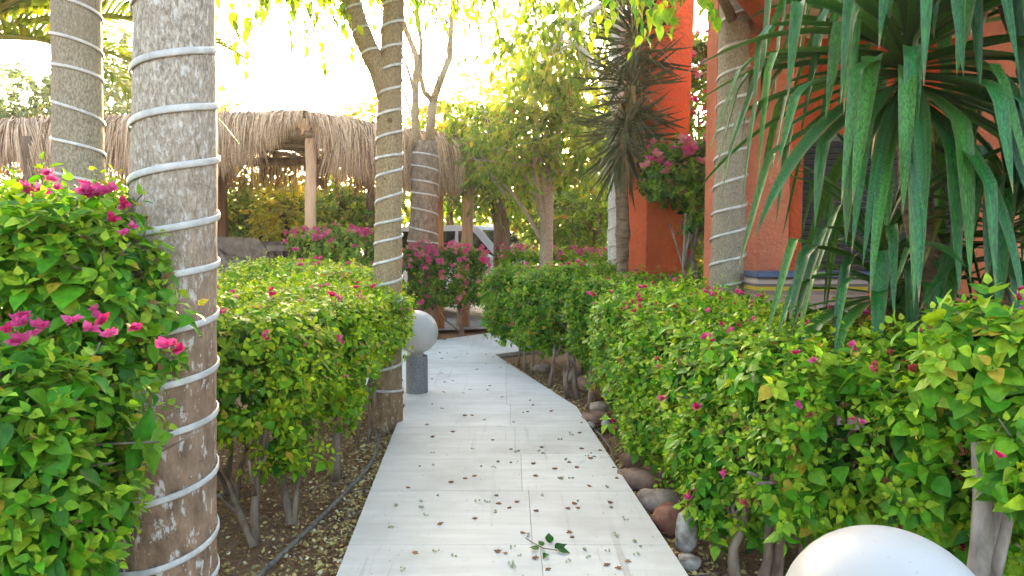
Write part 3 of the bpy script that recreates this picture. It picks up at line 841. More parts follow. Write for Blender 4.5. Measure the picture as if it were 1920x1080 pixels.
def trunk_thing(name, label, P, bark, seed, nside=40, crown=None, group=None):
    root = thing(name, label, 'tree', P[0][0], group)
    b = MB(); b.tube(P[0], P[1], nside, .008); b.build('trunk', M[bark], root)
    if crown: crown(root, P[0][-1])
    return root
trunk_thing('palm_tree', 'thick whitish palm trunk worn brown at its foot, nearest on the left', BIG, 'bark_pale', 1, 48, lambda o, t: palm_crown(o, t, 9, 2.6, 11, .3))
rope_light('light strip wound round the thick near trunk at left', *BIG, .1, 2.6, .172, 1, -1.2, .022, .007, True)
p = np.array([at(152, 700, 3.85), at(148, 345, 3.85), at(146, 200, 3.85), at(143, 0, 3.85), at(143, -200, 3.85), at(150, -500, 3.85)]); p[0][2] = -.1
SEC = ringed(p, np.array([.145, .128, .124, .121, .115, .11]), 40, 5, .006); AVOID.append(SEC)
trunk_thing('palm_tree', 'slimmer grey palm trunk rising behind the bush at far left', SEC, 'bark_grey', 2, 36, lambda o, t: palm_crown(o, t, 9, 2.4, 12, .3))
rope_light('light strip wound round the slimmer grey trunk at far left', *SEC, .8, 3.6, .186, -1, .4, .018, .007, False)

# forked tree in the middle
p = np.array([at(722, 800, 5.4), at(724, 700, 5.4), at(726, 560, 5.4), at(729, 400, 5.4), at(730, 250, 5.4), at(733, 130, 5.4), at(738, 0, 5.4), at(745, -160, 5.4)]); p[0][2] = -.1
MIDR = np.array([.150, .122, .112, .102, .098, .085, .082, .07]); MIDT = ringed(p, MIDR, 50, 6, .008); AVOID.append(MIDT)
fork = np.array([at(726, 190, 5.4), at(712, 135, 5.38), at(690, 90, 5.35), at(670, 40, 5.32), at(655, -10, 5.3), at(640, -110, 5.25)]); frad = np.array([.07, .078, .075, .07, .075, .05])
def mid_extra(root, r):
    b = MB(); P, Q = ringed(fork, frad, 20, 4, .01); b.tube(P, Q, 24, .01); b.build('fork', M['bark_mid'], root)
    for px, py, s in ((731, 225, .02), (722, 335, .012), (708, 560, .012)):
        b = MB(); c = at(px, py, 5.3); b.tube([c + np.array([0, .03, 0]), c + np.array([0, -.005, 0])], [s * 1.3, s * .8], 8, .1); b.build('knot', M['twig_dark'], root)
C = lambda px, py, Y, rx, ry, rz: (*at(px, py, Y), rx, ry, rz, 0)
tree('forked_tree', 'forked tree with light strips in the middle, its leaves hanging across the top', MIDT[0], MIDT[1],
     [C(480, -75, 4.8, .45, .5, .28), C(590, -70, 5.0, .5, .6, .34), C(900, -130, 5.6, .6, .7, .34), C(1010, -90, 6.0, .6, .8, .40), C(1170, -140, 5.4, .6, .6, .32), C(760, -150, 5.2, .9, .8, .3)],
     400, .085, 'canopy', 21, 9, .95, 300, 'bark_mid', 0, T=T_MID, leafm=M['leaf_back'], wfac=.46, ln=.36, shell=.1, nside=28, extra=mid_extra)
rope_light('light strip wound round the forked trunk in the middle', *MIDT, .32, 3.35, .166, 1, .3, .022, .009)
rope_light('light strip on the left arm of the forked tree', fork[:, :], frad, fork[1][2] + .03, fork[-2][2] + .1, .155, 1, .5, .02, .009)
for k in range(2):
    rope_light(('lower', 'upper')[k] + ' loop of light strip round the foot of the forked trunk', *MIDT, .215 + .022 * k, .245 + .022 * k, .05, (1, -1)[k], k, .02, .012, jig=0, group='loops at the forked trunk foot')

# right-hand slim trunk
p = np.array([at(1357, 700, 5.9), at(1362, 550, 5.9), at(1370, 300, 5.9), at(1377, 60, 5.9), at(1380, 0, 5.9), at(1384, -140, 5.9)]); p[0][2] = -.1
RT = ringed(p, np.array([.16, .146, .132, .124, .128, .11]), 46, 8, .008); AVOID.append(RT)
C2 = [C(1250, -60, 4.4, .32, .4, .24), C(1340, -170, 5.0, .7, .7, .3), C(1160, -20, 4.3, .2, .3, .14)]
tree('slim_tree', 'slim grey trunk with light strips in front of the coral wall', RT[0], RT[1], C2, 70, .08, 'fresh', 22, 8, .9, 120, 'bark_grey', 2, T=T_MID, leafm=M['leaf_back'], wfac=.6, ln=.3, shell=.2, nside=28)
rope_light('light strip wound round the slim trunk before the coral wall', *RT, .9, 3.45, .225, 1, .2, .024, .010)

# evenly off-white trunk behind the spiky yucca
p = np.array([at(1162, 620, 8.3), at(1162, 490, 8.3), at(1165, 290, 8.3), at(1168, 60, 8.3), at(1168, -60, 8.3)]); p[0][2] = -.1
WT = ringed(p, np.array([.16, .15, .14, .13, .12]), 36, 9, .008); AVOID.append(WT)
tree('offwhite_tree', 'off-white trunk with light strips behind the spiky yucca', WT[0], WT[1], [C(1100, 30, 9.4, .9, .9, .5), C(1000, 90, 9.4, .7, .8, .45)], 200, .13, 'canopy', 23, 8, .95, 0, 'bark_white', 5, T=T_LO, wfac=.5, shell=.2, nside=24)
rope_light('light strip wound round the off-white trunk behind the yucca', *WT, .9, 2.9, .21, 1, .9, .022, .010)

# stout pollarded trunk with thin new branches
p = np.array([at(792, 560, 10.75), at(792, 470, 10.75), at(796, 380, 10.75), at(797, 310, 10.75), at(797, 266, 10.75)]); p[0][2] = -.1
ST = ringed(p, np.array([.25, .235, .21, .215, .195]), 24, 10, .02); AVOID.append(ST)
def stout_extra(root, r):
    for pl, r0, r1 in (([(783, 275), (778, 230), (779, 160), (783, 110), (762, 60), (752, 20), (757, -40)], .055, .022), ([(805, 275), (808, 225), (812, 190), (828, 145), (843, 110), (846, 60), (850, -30)], .065, .025),
                       ([(812, 190), (795, 172), (788, 140), (790, 80), (783, 30), (782, -40)], .035, .02), ([(783, 200), (765, 130), (748, 90), (740, 40)], .02, .01), ([(785, 230), (774, 150), (770, 60), (778, -20)], .012, .007),
                       ([(822, 160), (815, 100), (818, 40), (820, -20)], .012, .007), ([(806, 200), (800, 120), (797, 30)], .012, .007), ([(830, 150), (838, 90), (848, 40)], .012, .006), ([(780, 240), (760, 180), (752, 140)], .02, .008)):
        P = np.array([at(a, b_, 10.75 + .15 * math.sin(a)) for a, b_ in pl]); b = MB(); P2, R2 = ringed(P, np.linspace(r0, r1, len(P)) * 1.25, 16, int(r0 * 999), .03); b.tube(P2, R2, 8, .05); b.build('branch', M['bark_mid'], root)
tree('pollarded_tree', 'stout pollarded trunk with thin bare shoots under the thatched shelter', ST[0], ST[1], [C(780, -40, 11.6, 1.2, .8, .4), C(850, 10, 11.6, .6, .6, .35), C(820, 235, 11.5, .3, .25, .2), C(870, 200, 11.8, .4, .4, .22)], 90, .13, 'canopy', 24, 7, 1.0, 60, 'bark_stout', 0, T=T_LO, wfac=.42, shell=.2, nside=26, extra=stout_extra)
rope_light('light strip wound round the stout pollarded trunk', *ST, 1.15, 2.85, .225, -1, .9, .026, .012, jig=.22)

# ------------------------------------------------------------------ globe lamps
def globe_lamp(label, x, y, lift=0, capdir=(.5, -.8, -.55)):
    root = thing('bollard_lamp', label, 'lamp', (x, y, 0), 'globe lamps beside the path'); r0 = .205; zc = .575 + lift
    b = MB(); n = 40; prof = [(.103, .001), (.103, .345 + lift), (.099, .352 + lift), (.088, .352 + lift), (.085, .30 + lift)]
    a = np.linspace(0, 6.2832, n, endpoint=False); V = np.concatenate([np.c_[x + r_ * np.cos(a), y + r_ * np.sin(a), np.full(n, z)] for r_, z in prof])
    f = [(i * n + j, i * n + (j + 1) % n, (i + 1) * n + (j + 1) % n, (i + 1) * n + j) for i in range(len(prof) - 1) for j in range(n)]
    b.add(V, f); b.build('pedestal', M['granite'], root)
    b = MB(); ns = 40; th = np.linspace(.30, math.pi, ns)   # sphere, open at its neck
    V = np.concatenate([np.c_[x + r0 * math.sin(t) * np.cos(a), y + r0 * math.sin(t) * np.sin(a), np.full(n, zc - r0 * math.cos(t))] for t in th[:-1]] + [np.array([[x, y, zc + r0]])])
    m = ns - 1; f = [(i * n + j, i * n + (j + 1) % n, (i + 1) * n + (j + 1) % n, (i + 1) * n + j) for i in range(m - 1) for j in range(n)] + [((m - 1) * n + j, (m - 1) * n + (j + 1) % n, m * n) for j in range(n)]
    b.add(V, f); g = b.build('globe', M['globe'], root)
    b = MB(); rn = r0 * math.sin(.30); b.tube([(x, y, .33 + lift), (x, y, zc - r0 * math.cos(.30) + .002)], rn * 1.04, 32); b.build('collar', M['globe'], root)
    d = nrm(capdir); c = np.array([x, y, zc]) + d * r0; b = MB(); b.tube([c - d * .003, c + d * .003], .011, 10); b.build('screw', M['chip'], g)
    return root
q = ground(782, 735); globe_lamp('small globe lamp on a grey pedestal by the forked trunk', q[0], q[1])
globe_lamp('large white globe lamp nearest the camera at lower right', .755, 1.33, .045, capdir=(.6, .6, -.5))

# ------------------------------------------------------------------ bougainvillea hedges
A3 = np.array
def stems_along(pts, r, ztop, rad, n, spread=.22, zb=-.05):
    out = []
    pts = np.asarray(pts, float)
    for i in range(n):
        t = (i + r.uniform(.2, .8)) / n * (len(pts) - 1); k = min(int(t), len(pts) - 2); p = pts[k] + (pts[k + 1] - pts[k]) * (t - k)
        for _ in range(r.integers(2, 4)):
            top = np.array([p[0] + r.normal() * spread, p[1] + r.normal() * spread, ztop + r.uniform(-.1, .1)])
            out.append(((p[0] + r.normal() * .035, p[1] + r.normal() * .035, zb), top, rad * r.uniform(.6, 1.15), 2))
    return out
rs = np.random.default_rng(77)
hedge('bougainvillea_hedge', 'upper bougainvillea bush at far left, overlapping the thick trunk', [(-1.62, 2.05, 1.24, .55, .42, .30, 0), (-1.30, 1.93, 1.20, .31, .24, .24, 0), (-2.2, 2.3, 1.25, .5, .5, .32, 0), (-1.75, 2.1, .75, .5, .35, .35, 0)], 320, .056, 'fresh', 300, 101,
      stems_along([(-1.9, 2.1), (-1.4, 2.0)], rs, .95, .018, 3), 5, fl_spots=[(*at(190, 368, 1.85), 4, 1.1), (*at(60, 370, 1.9), 4, .9), (*at(215, 402, 1.8), 1, .9), (*at(240, 398, 1.8), 2, .8), (*at(237, 420, 1.78), 2, .8), (*at(110, 335, 1.95), 2, .8)], cat_='bush', fl_kinds=(0, 1, 2))
hedge('bougainvillea_hedge', 'lower bougainvillea bush in the near left corner below the thick trunk', [(-1.38, 1.62, .90, .42, .36, .28, 0), (-1.12, 1.58, .86, .19, .22, .25, 0), (-1.6, 1.7, .50, .46, .34, .34, 0), (-1.25, 1.64, .45, .20, .22, .26, 0)], 330, .054, 'hedge', 300, 102,
      stems_along([(-1.6, 1.6), (-1.35, 1.65)], rs, .65, .014, 3, .1), 3, fl_spots=[(*at(60, 612, 1.5), 5, .8), (*at(25, 625, 1.45), 3, .9), (*at(140, 620, 1.42), 2, .8), (*at(203, 612, 1.42), 2, .7), (*at(248, 617, 1.42), 2, .7), (*at(325, 655, 1.45), 3, .8), (*at(160, 580, 1.7), 2, .7)], cat_='bush', fl_kinds=(0, 1, 2))
hedge('bougainvillea_hedge', 'clipped bougainvillea hedge with bare stems left of the path', [(-1.48, 3.55, .78, .52, .50, .33, 0), (-1.30, 4.45, .80, .48, .62, .33, 0), (-1.45, 5.3, .86, .62, .55, .30, 0), (-1.9, 6.1, .92, .75, .6, .32, 0), (-2.25, 4.4, .82, .65, .9, .30, 0), (-1.16, 3.42, .52, .15, .18, .28, 0), (-1.05, 4.2, .60, .16, .22, .26, 0), (-2.2, 3.5, .72, .5, .5, .34, 0)], 290, .054, 'sunny', 300, 103,
      [(ground(478, 1000), at(500, 800, 3.3), .026, 3), (ground(476, 1003), at(420, 880, 3.5), .022, 1), (ground(545, 962), at(530, 800, 3.7), .026, 2), (ground(551, 962), at(575, 800, 3.7), .018, 2), (ground(630, 882), at(640, 740, 4.3), .034, 3), (ground(690, 815), at(695, 680, 5.0), .016, 2), (ground(668, 830), at(700, 690, 4.9), .016, 2), (ground(440, 925), at(470, 780, 4), .02, 2)] + stems_along([(-1.9, 3.4), (-1.5, 4.6), (-1.8, 6.2)], rs, .6, .018, 5), 40,
      fl_spots=[(*at(635, 555, 3.9), 5, .9), (*at(500, 630, 3.05), 4, .7), (*at(510, 553, 3.6), 2, .8), (*at(447, 555, 3.5), 2, .9), (*at(600, 490, 6.2), 5, 1.0), (*at(555, 490, 6.2), 4, 1.0), (*at(705, 542, 4.6), 2, .8)], fl_kinds=(0, 1, 2, 4))
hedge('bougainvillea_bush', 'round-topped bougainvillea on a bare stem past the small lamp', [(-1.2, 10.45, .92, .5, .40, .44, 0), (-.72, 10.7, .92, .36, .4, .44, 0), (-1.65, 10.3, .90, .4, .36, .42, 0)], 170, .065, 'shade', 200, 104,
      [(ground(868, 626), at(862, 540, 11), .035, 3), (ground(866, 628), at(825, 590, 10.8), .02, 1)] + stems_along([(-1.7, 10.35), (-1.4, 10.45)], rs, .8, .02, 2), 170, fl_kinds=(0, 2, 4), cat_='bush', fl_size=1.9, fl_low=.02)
hedge('bougainvillea_bush', 'square bougainvillea topped with pink blooms behind the shelter post', [(-2.55, 9.6, 1.15, .55, .5, .5, 0), (-2.05, 9.8, 1.15, .4, .5, .5, 0), (-2.4, 9.7, .5, .5, .4, .35, 0)], 110, .075, 'back', 120, 105, stems_along([(-2.6, 9.7), (-2.1, 9.8)], rs, .8, .02, 2, zb=-.05), 90, fl_kinds=(0, 2, 4), cat_='bush', fl_size=1.8, fl_low=.02, mat_=M['leaf'])
hedge('bougainvillea_hedge', 'clipped bougainvillea hedge at the bend, right of the path', [(.22, 8.45, .70, .52, .5, .48, -15), (.58, 7.55, .70, .52, .55, .46, -15), (1.02, 6.75, .68, .45, .5, .44, -15), (1.0, 8.2, .72, .7, .7, .44, 0), (1.5, 7.1, .68, .45, .6, .40, 0)], 230, .062, 'hedge', 300, 106,
      [(ground(px, py), at(px + dx, py - 70, Y), rr, 2) for px, py, dx, Y, rr in ((972, 680, 6, 8.1, .02), (998, 693, 4, 7.7, .022), (1030, 717, 10, 7.0, .026), (1066, 735, -3, 6.6, .032), (1083, 737, -8, 6.5, .034), (1108, 757, 4, 6.1, .034), (985, 688, -5, 7.9, .02))] + stems_along([(.7, 8.3), (1.4, 7)], rs, .6, .02, 3), 50, fl_kinds=(0, 1, 3, 4), fl_size=1.15, fl_spots=[(*at(868, 0, 8.5)[:2], 1.15, 0, 1)])
hedge('bougainvillea_hedge', 'long bushy bougainvillea hedge along the right of the path', [(1.22, 5.35, .60, .58, .60, .45, 0), (1.30, 4.5, .60, .58, .62, .46, 0), (1.36, 3.65, .62, .55, .62, .45, 0), (1.40, 2.85, .66, .50, .50, .40, 0), (1.58, 2.35, .72, .42, .30, .28, 0), (1.75, 2.55, .60, .40, .35, .36, 0), (1.05, 3.3, .40, .22, .40, .30, 0), (.90, 4.5, .36, .22, .5, .28, 0)], 290, .061, 'fresh', 300, 107,
      [(ground(px, py, -.05), at(px + dx, py - 150, Y), rr, 3) for px, py, dx, Y, rr in ((1385, 1085, 10, 2.9, .03), (1420, 1095, 30, 2.85, .028), (1455, 1085, 40, 2.9, .03), (1340, 1040, 30, 3.0, .022), (1500, 1050, -20, 3.1, .025), (1560, 1010, 20, 3.2, .02))] + stems_along([(1.2, 5.4), (1.35, 3.6), (1.5, 2.6)], rs, .55, .022, 6), 75,
      fl_spots=[(*at(1107, 555, 5.0), 3, 1.0), (*at(1320, 635, 3.0), 3, .8), (*at(1170, 680, 4.5), 5, 1.0), (*at(1240, 755, 3.65), 5, .9), (*at(1190, 590, 4.6), 2, .9), (*at(1645, 688, 2.15), 4, .55), (*at(1600, 780, 2.1), 2, .6), (*at(1290, 920, 3.0), 3, .8), (*at(1480, 570, 4.0), 2, .8), (*at(1410, 580, 4.2), 2, .9)], fl_kinds=(0, 1, 2, 3))
hedge('bougainvillea_bush', 'large-leaved bougainvillea bush on a thick grey stem at right edge', [(1.72, 2.0, 1.04, .42, .30, .20, 0), (1.46, 1.78, .84, .20, .18, .13, 0), (1.50, 2.02, 1.0, .26, .2, .15, 0), (2.1, 2.1, .85, .4, .35, .3, 0)], 250, .070, 'fresh', 300, 108,
      [((1.30, 1.88, -.06), at(1838, 830, 1.9), .048, 0), ((1.33, 1.9, -.06), at(1935, 800, 1.95), .026, 0), ((1.36, 1.9, -.06), at(1890, 740, 2.0), .02, 0), (at(1895, 760, 2.0) * A3([1, 1, 0]) + A3([0, 0, -.05]), at(1895, 640, 2.0), .03, 0)], 2, fl_spots=[(*at(1868, 862, 1.62), 1, .6), (*at(1905, 548, 2.1), 4, .8)], stem_m=M['twig_pale'], cat_='bush', fl_kinds=(0, 1))
hedge('bougainvillea_hedge', 'low far bougainvillea hedge with pink tops in front of the silver car', [(.25, 11.6, .95, .55, .4, .42, 0), (1.0, 11.8, .92, .6, .4, .40, 0), (1.6, 12.0, .9, .5, .4, .4, 0)], 110, .075, 'sunny', 60, 113, (), 80, fl_kinds=(0, 2, 4), fl_size=1.8, fl_low=.02)
# standard-trained bougainvillea by the pillar and the climber behind it
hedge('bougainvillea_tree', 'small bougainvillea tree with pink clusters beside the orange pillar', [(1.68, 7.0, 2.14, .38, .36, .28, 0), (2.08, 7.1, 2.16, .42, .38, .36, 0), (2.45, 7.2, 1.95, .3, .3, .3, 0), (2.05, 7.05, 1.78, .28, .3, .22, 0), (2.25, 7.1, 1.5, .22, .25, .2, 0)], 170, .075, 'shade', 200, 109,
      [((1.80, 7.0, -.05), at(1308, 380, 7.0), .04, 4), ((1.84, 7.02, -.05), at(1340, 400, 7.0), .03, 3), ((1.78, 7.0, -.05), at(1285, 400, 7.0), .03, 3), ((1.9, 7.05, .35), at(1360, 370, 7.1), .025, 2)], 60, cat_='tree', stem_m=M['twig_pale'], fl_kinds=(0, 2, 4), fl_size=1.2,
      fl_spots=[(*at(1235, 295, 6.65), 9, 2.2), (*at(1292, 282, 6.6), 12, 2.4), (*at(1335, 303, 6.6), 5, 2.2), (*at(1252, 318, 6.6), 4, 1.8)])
hedge('bougainvillea_climber', 'sunlit bougainvillea climber between the orange pillar and coral wall', [(2.5, 9.2, 2.9, .36, .35, .8, 0), (2.65, 9.4, 1.2, .5, .4, 1.1, 0), (2.55, 9.3, 3.8, .32, .3, .35, 0)], 150, .085, 'canopy', 120, 110, [((2.5, 9.4, -.05), (2.5, 9.3, 3.2), .04, 4)], 220, cat_='climber', fl_kinds=(1, 3, 4), fl_size=2.4, fl_low=.5, inner=.2, T=T_LO, mat_=M['leaf_back'])
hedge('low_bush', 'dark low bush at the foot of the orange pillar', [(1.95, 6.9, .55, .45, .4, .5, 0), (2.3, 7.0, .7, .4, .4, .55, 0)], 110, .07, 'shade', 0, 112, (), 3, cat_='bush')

# ------------------------------------------------------------------ strap-leaved yuccas at the right
def strap(root, c, az, e0, L, W, kink, r, col, drop=1.35, name='leaf'):
    n = 15; s = np.linspace(0, 1, n); h = A3([math.cos(az), math.sin(az), 0]); ds = L / (n - 1); e = np.where(s < kink, e0 - (.35 + .5 * kink) * s, 0.0)
    ek = e0 - .4 * kink; ks = np.clip((s - kink) / .07, 0, 1); e = np.where(s >= kink, ek + (-drop - ek) * ks ** .8, e); e = np.maximum(e, -1.52)
    q = [A3(c) + h * .02]; tipb = r.choice([.93, .97, 1.1, 1.1])
    for k in range(n - 1): q.append(q[-1] + ds * (h * math.cos(e[k]) + A3([0, 0, math.sin(e[k])])))
    q = np.array(q); tg = nrm(np.gradient(q, axis=0)); tw = r.normal() * .2
    sd = np.tile(nrm(np.cross(h, [0, 0, 1.])), (n, 1)); up = np.cross(sd, tg); tws = tw * s[:, None]
    sd2 = sd * np.cos(tws) + up * np.sin(tws); up2 = np.cross(sd2, tg)
    w = W * np.interp(s, [0, .12, .38, .6, .82, 1], [.45, .55, 1, .88, .52, .01]); V = []; cc = []
    for i in range(n):
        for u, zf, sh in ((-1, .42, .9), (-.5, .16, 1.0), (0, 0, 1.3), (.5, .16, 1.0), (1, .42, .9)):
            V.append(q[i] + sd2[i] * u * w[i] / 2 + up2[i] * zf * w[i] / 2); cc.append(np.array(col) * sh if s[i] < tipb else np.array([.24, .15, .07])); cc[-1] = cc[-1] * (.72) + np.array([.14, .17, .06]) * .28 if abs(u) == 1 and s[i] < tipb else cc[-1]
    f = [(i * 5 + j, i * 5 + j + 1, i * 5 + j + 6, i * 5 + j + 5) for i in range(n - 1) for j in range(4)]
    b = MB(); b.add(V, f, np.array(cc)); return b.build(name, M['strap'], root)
def m_strap():
    t = NT('strap_leaf'); c = t.n('VertexColor', layer_name='Col').outputs['Color']
    st = t.noise(t.geo((1, 1, .04)), 210, 3, .6); n2 = t.noise(t.geo(), 9, 4); sp = t.noise(t.geo(), 180, 2)
    c = t.mix(1.0, c, t.ramp(st, [(.36, .55), (.64, 1.55)]), 'MULTIPLY'); c = t.mix(t.ramp(n2, [(.62, 0), (.8, .2)]), c, (.07, .13, .025))
    c = t.mix(t.ramp(sp, [(.74, 0), (.78, .4)]), c, (.30, .34, .22))
    p = t.pbr(c, .36, t.bump(st, .3, .004), .32); tr = t.n('BsdfTranslucent', Color=t.mix(1.0, c, (1.2, 1.3, .5), 'MULTIPLY')); mx = t.n('MixShader', Fac=.14)
    t.t.links.new(p, mx.inputs[1]); t.t.links.new(tr.outputs[0], mx.inputs[2]); return t.done(mx.outputs[0])
M['strap'] = m_strap()
def yucca(label, trunk, rad, head, n, L, W, seed, bark='yucca_bark', bias=None, dead=6, emin=-.5, kmin=.22):
    r = np.random.default_rng(seed); root = thing('yucca', label, 'plant', trunk[0], 'strap-leaved yuccas on the porch side')
    P, Q = ringed(trunk, rad, 26, seed, .07); b = MB(); b.tube(P, Q, 14, .06); b.build('trunk', M[bark], root)
    for i in range(n):
        f = i / n; az = i * 2.3999 + r.normal() * .2 + 1.0; az = az if r.uniform() < .62 else r.uniform(-3.4, -.6); e0 = 1.35 - (1.35 - emin) * f ** .8 + r.normal() * .12
        base = A3(head) + A3([0, 0, .16 - .34 * f]); e0 = min(e0, .45) if math.sin(az) < -.55 and f > .2 else e0; g = r.uniform(.75, 1.25); kind = r.uniform()
        col = A3([.013, .085, .016]) * g if kind < .65 else (A3([.03, .115, .015]) * g if kind < .98 else A3([.20, .22, .04]) * g)
        k = r.uniform(kmin, .62) if r.uniform() < .85 else 1.1
        strap(root, base, az, e0, L * r.uniform(.8, 1.12) * (.8 if f < .15 else 1), W * r.uniform(.7, 1.35), k, r, col, r.uniform(1.15, 1.5))
    for i in range(dead):
        strap(root, A3(head) - A3([0, 0, .16]), r.uniform(0, 6.28), -.9, L * .28, W * .8, .4, r, (.30, .17, .08), 1.4, 'dead_leaf')
    return root
hd = at(1700, 105, 2.95)
yucca('tall yucca with long bent strap leaves in front of the shutter', [at(1757, 760, 2.95) * A3([1, 1, 0]) - A3([0, 0, .08]), at(1760, 660, 2.95), at(1757, 540, 2.95), at(1722, 420, 2.95), at(1705, 260, 2.95), hd], [.08, .075, .066, .055, .05, .045], hd, 150, 1.06, .062, 301, 'yucca_bark', kmin=.34)
hd2 = at(1648, 505, 3.15)
yucca('short yucca with a brown knobbly stem beside the tall one', [at(1690, 800, 3.15) * A3([1, 1, 0]) - A3([0, 0, .08]), at(1672, 640, 3.15), at(1662, 560, 3.15), hd2], [.06, .055, .05, .04], hd2, 56, .8, .058, 302, dead=4, emin=-.2)
hd3 = at(1888, 420, 3.0)
yucca('yucca with a thin brown stem at the right edge', [at(1872, 760, 3.0) * A3([1, 1, 0]) - A3([0, 0, .08]), at(1874, 600, 3.0), at(1884, 520, 3.0), hd3], [.045, .04, .036, .032], hd3, 62, .85, .062, 303, dead=4, emin=-.3)
hd4 = at(1870, -90, 2.6)
yucca('high yucca head hanging in from the top right corner', [at(1985, 800, 2.7) * A3([1, 1, 0]) - A3([0, 0, .08]), at(1990, 400, 2.7), at(1950, 100, 2.6), hd4], [.08, .075, .07, .05], hd4, 12, .62, .07, 304, dead=3)

# ------------------------------------------------------------------ spiky yucca tree by the pillar
def spiky():
    r = np.random.default_rng(55); tr = [at(1168, 640, 7.2) * A3([1, 1, 0]) - A3([0, 0, .08]), at(1167, 500, 7.2), at(1168, 400, 7.2), at(1163, 330, 7.2), at(1172, 270, 7.2), at(1186, 150, 7.2), at(1192, 0, 7.2), at(1194, -70, 7.2)]
    root = thing('spiky_yucca', 'spiky yucca with stiff dark leaves in front of the orange pillar', 'tree', tr[0])
    P, Q = ringed(tr, [.075, .066, .07, .068, .06, .06, .05, .04], 40, 3, .06); b = MB(); b.tube(P, Q, 12, .08); b.build('trunk', M['yucca_bark'], root); AVOID.append((P, Q))
    var = []
    for k in range(8):
        V, F = (np.array([[-.35, 0, 0], [.35, 0, 0], [-.5, .35, .02], [0, .35, -.015], [.5, .35, .02], [-.35, .7, .01], [0, .7, -.02], [.35, .7, .01], [0, 1, 0]]), [(0, 1, 3), (0, 3, 2), (1, 4, 3), (2, 3, 6), (2, 6, 5), (3, 4, 7), (3, 7, 6), (5, 6, 8), (6, 7, 8)])
        me = bpy.data.meshes.new('leaf'); me.from_pydata(V.tolist(), [], F); c = ((.05, .075, .03), (.035, .055, .025), (.075, .085, .03), (.06, .055, .03), (.04, .07, .035), (.09, .10, .04), (.03, .045, .02), (.05, .065, .028))[k]
        ca = me.color_attributes.new('Col', 'FLOAT_COLOR', 'POINT'); ca.data.foreach_set('color', np.tile([*c, 1], (len(V), 1)).astype(np.float32).ravel()); me.materials.append(M['leaf_thick']); var.append(me)
    B = base_of(root); zs = P[:, 2]
    heads = [(at(1165, 255, 7.2)[2], .36, 100, -.3), (at(1180, 180, 7.2)[2], .40, 85, -.1), (at(1190, 80, 7.2)[2], .40, 80, .1), (at(1193, -40, 7.2)[2], .2, 35, .5)]
    cnt = 0
    for zc, zr, n, tilt in heads:
        for i in range(n):
            z = zc + r.uniform(-.5, .5) * zr; c = A3([np.interp(z, zs, P[:, 0]), np.interp(z, zs, P[:, 1]), z]); az = r.uniform(0, 6.28); el = tilt + 1.5 * (z - zc) / zr + r.normal() * .28
            d = A3([math.cos(az) * math.cos(el), math.sin(az) * math.cos(el), math.sin(el)]); L = r.uniform(.5, .72)
            place('leaf', var[r.integers(8)], root, c - B, nrm(d), A3([0, 0, 1.]) + .1 * r.normal(size=3), r.uniform(.02, .034), L, L)
    n = 620; z = np.concatenate([zc + r.uniform(-.5, .5, n // 4) * zr * 1.2 for zc, zr, _, _ in heads]); tl = np.repeat([h[3] for h in heads], n // 4); zc_ = np.repeat([h[0] for h in heads], n // 4); zr_ = np.repeat([h[1] for h in heads], n // 4); n = len(z)
    az = r.uniform(0, 6.28, n); el = tl + 1.4 * (z - zc_) / zr_ + r.normal(size=n) * .3; dd = np.c_[np.cos(az) * np.cos(el), np.sin(az) * np.cos(el), np.sin(el)]
    pp = np.c_[np.interp(z, zs, P[:, 0]), np.interp(z, zs, P[:, 1]), z]; LL = r.uniform(.42, .66, n); V, F = inst(T_BLADE, pp, dd, np.tile([0, 0, 1.], (n, 1)), LL, r.uniform(.014, .026, n))
    quick_mesh('needle_leaves', V, F, M['leaf_thick'], root, np.repeat(A3([.05, .075, .03]) * r.uniform(.6, 2.2, (n, 1)), 7, 0))['kind'] = 'stuff'
    dv = bpy.data.meshes.new('dead_leaf'); dv.from_pydata([(-.3, 0, 0), (.3, 0, 0), (-.5, .4, .06), (.5, .4, .06), (0, 1, -.04)], [], [(0, 1, 3), (0, 3, 2), (2, 3, 4)])
    ca = dv.color_attributes.new('Col', 'FLOAT_COLOR', 'POINT'); ca.data.foreach_set('color', np.tile([.30, .20, .10, 1], (5, 1)).astype(np.float32).ravel()); dv.materials.append(M['leaf_thick'])
    for i in range(34):
        z = at(1180, r.choice([150, 165, 180, 275, 280]), 7.2)[2]; c = A3([np.interp(z, zs, P[:, 0]), np.interp(z, zs, P[:, 1]), z]); az = r.uniform(3.0, 6.4); el = -1.1 + .3 * r.normal()
        d = A3([math.cos(az) * math.cos(el), math.sin(az) * math.cos(el), math.sin(el)]); place('dead_leaf', dv, root, c - B, nrm(d), A3([math.cos(az), math.sin(az), .5]), .055, r.uniform(.35, .6), .4)
spiky()

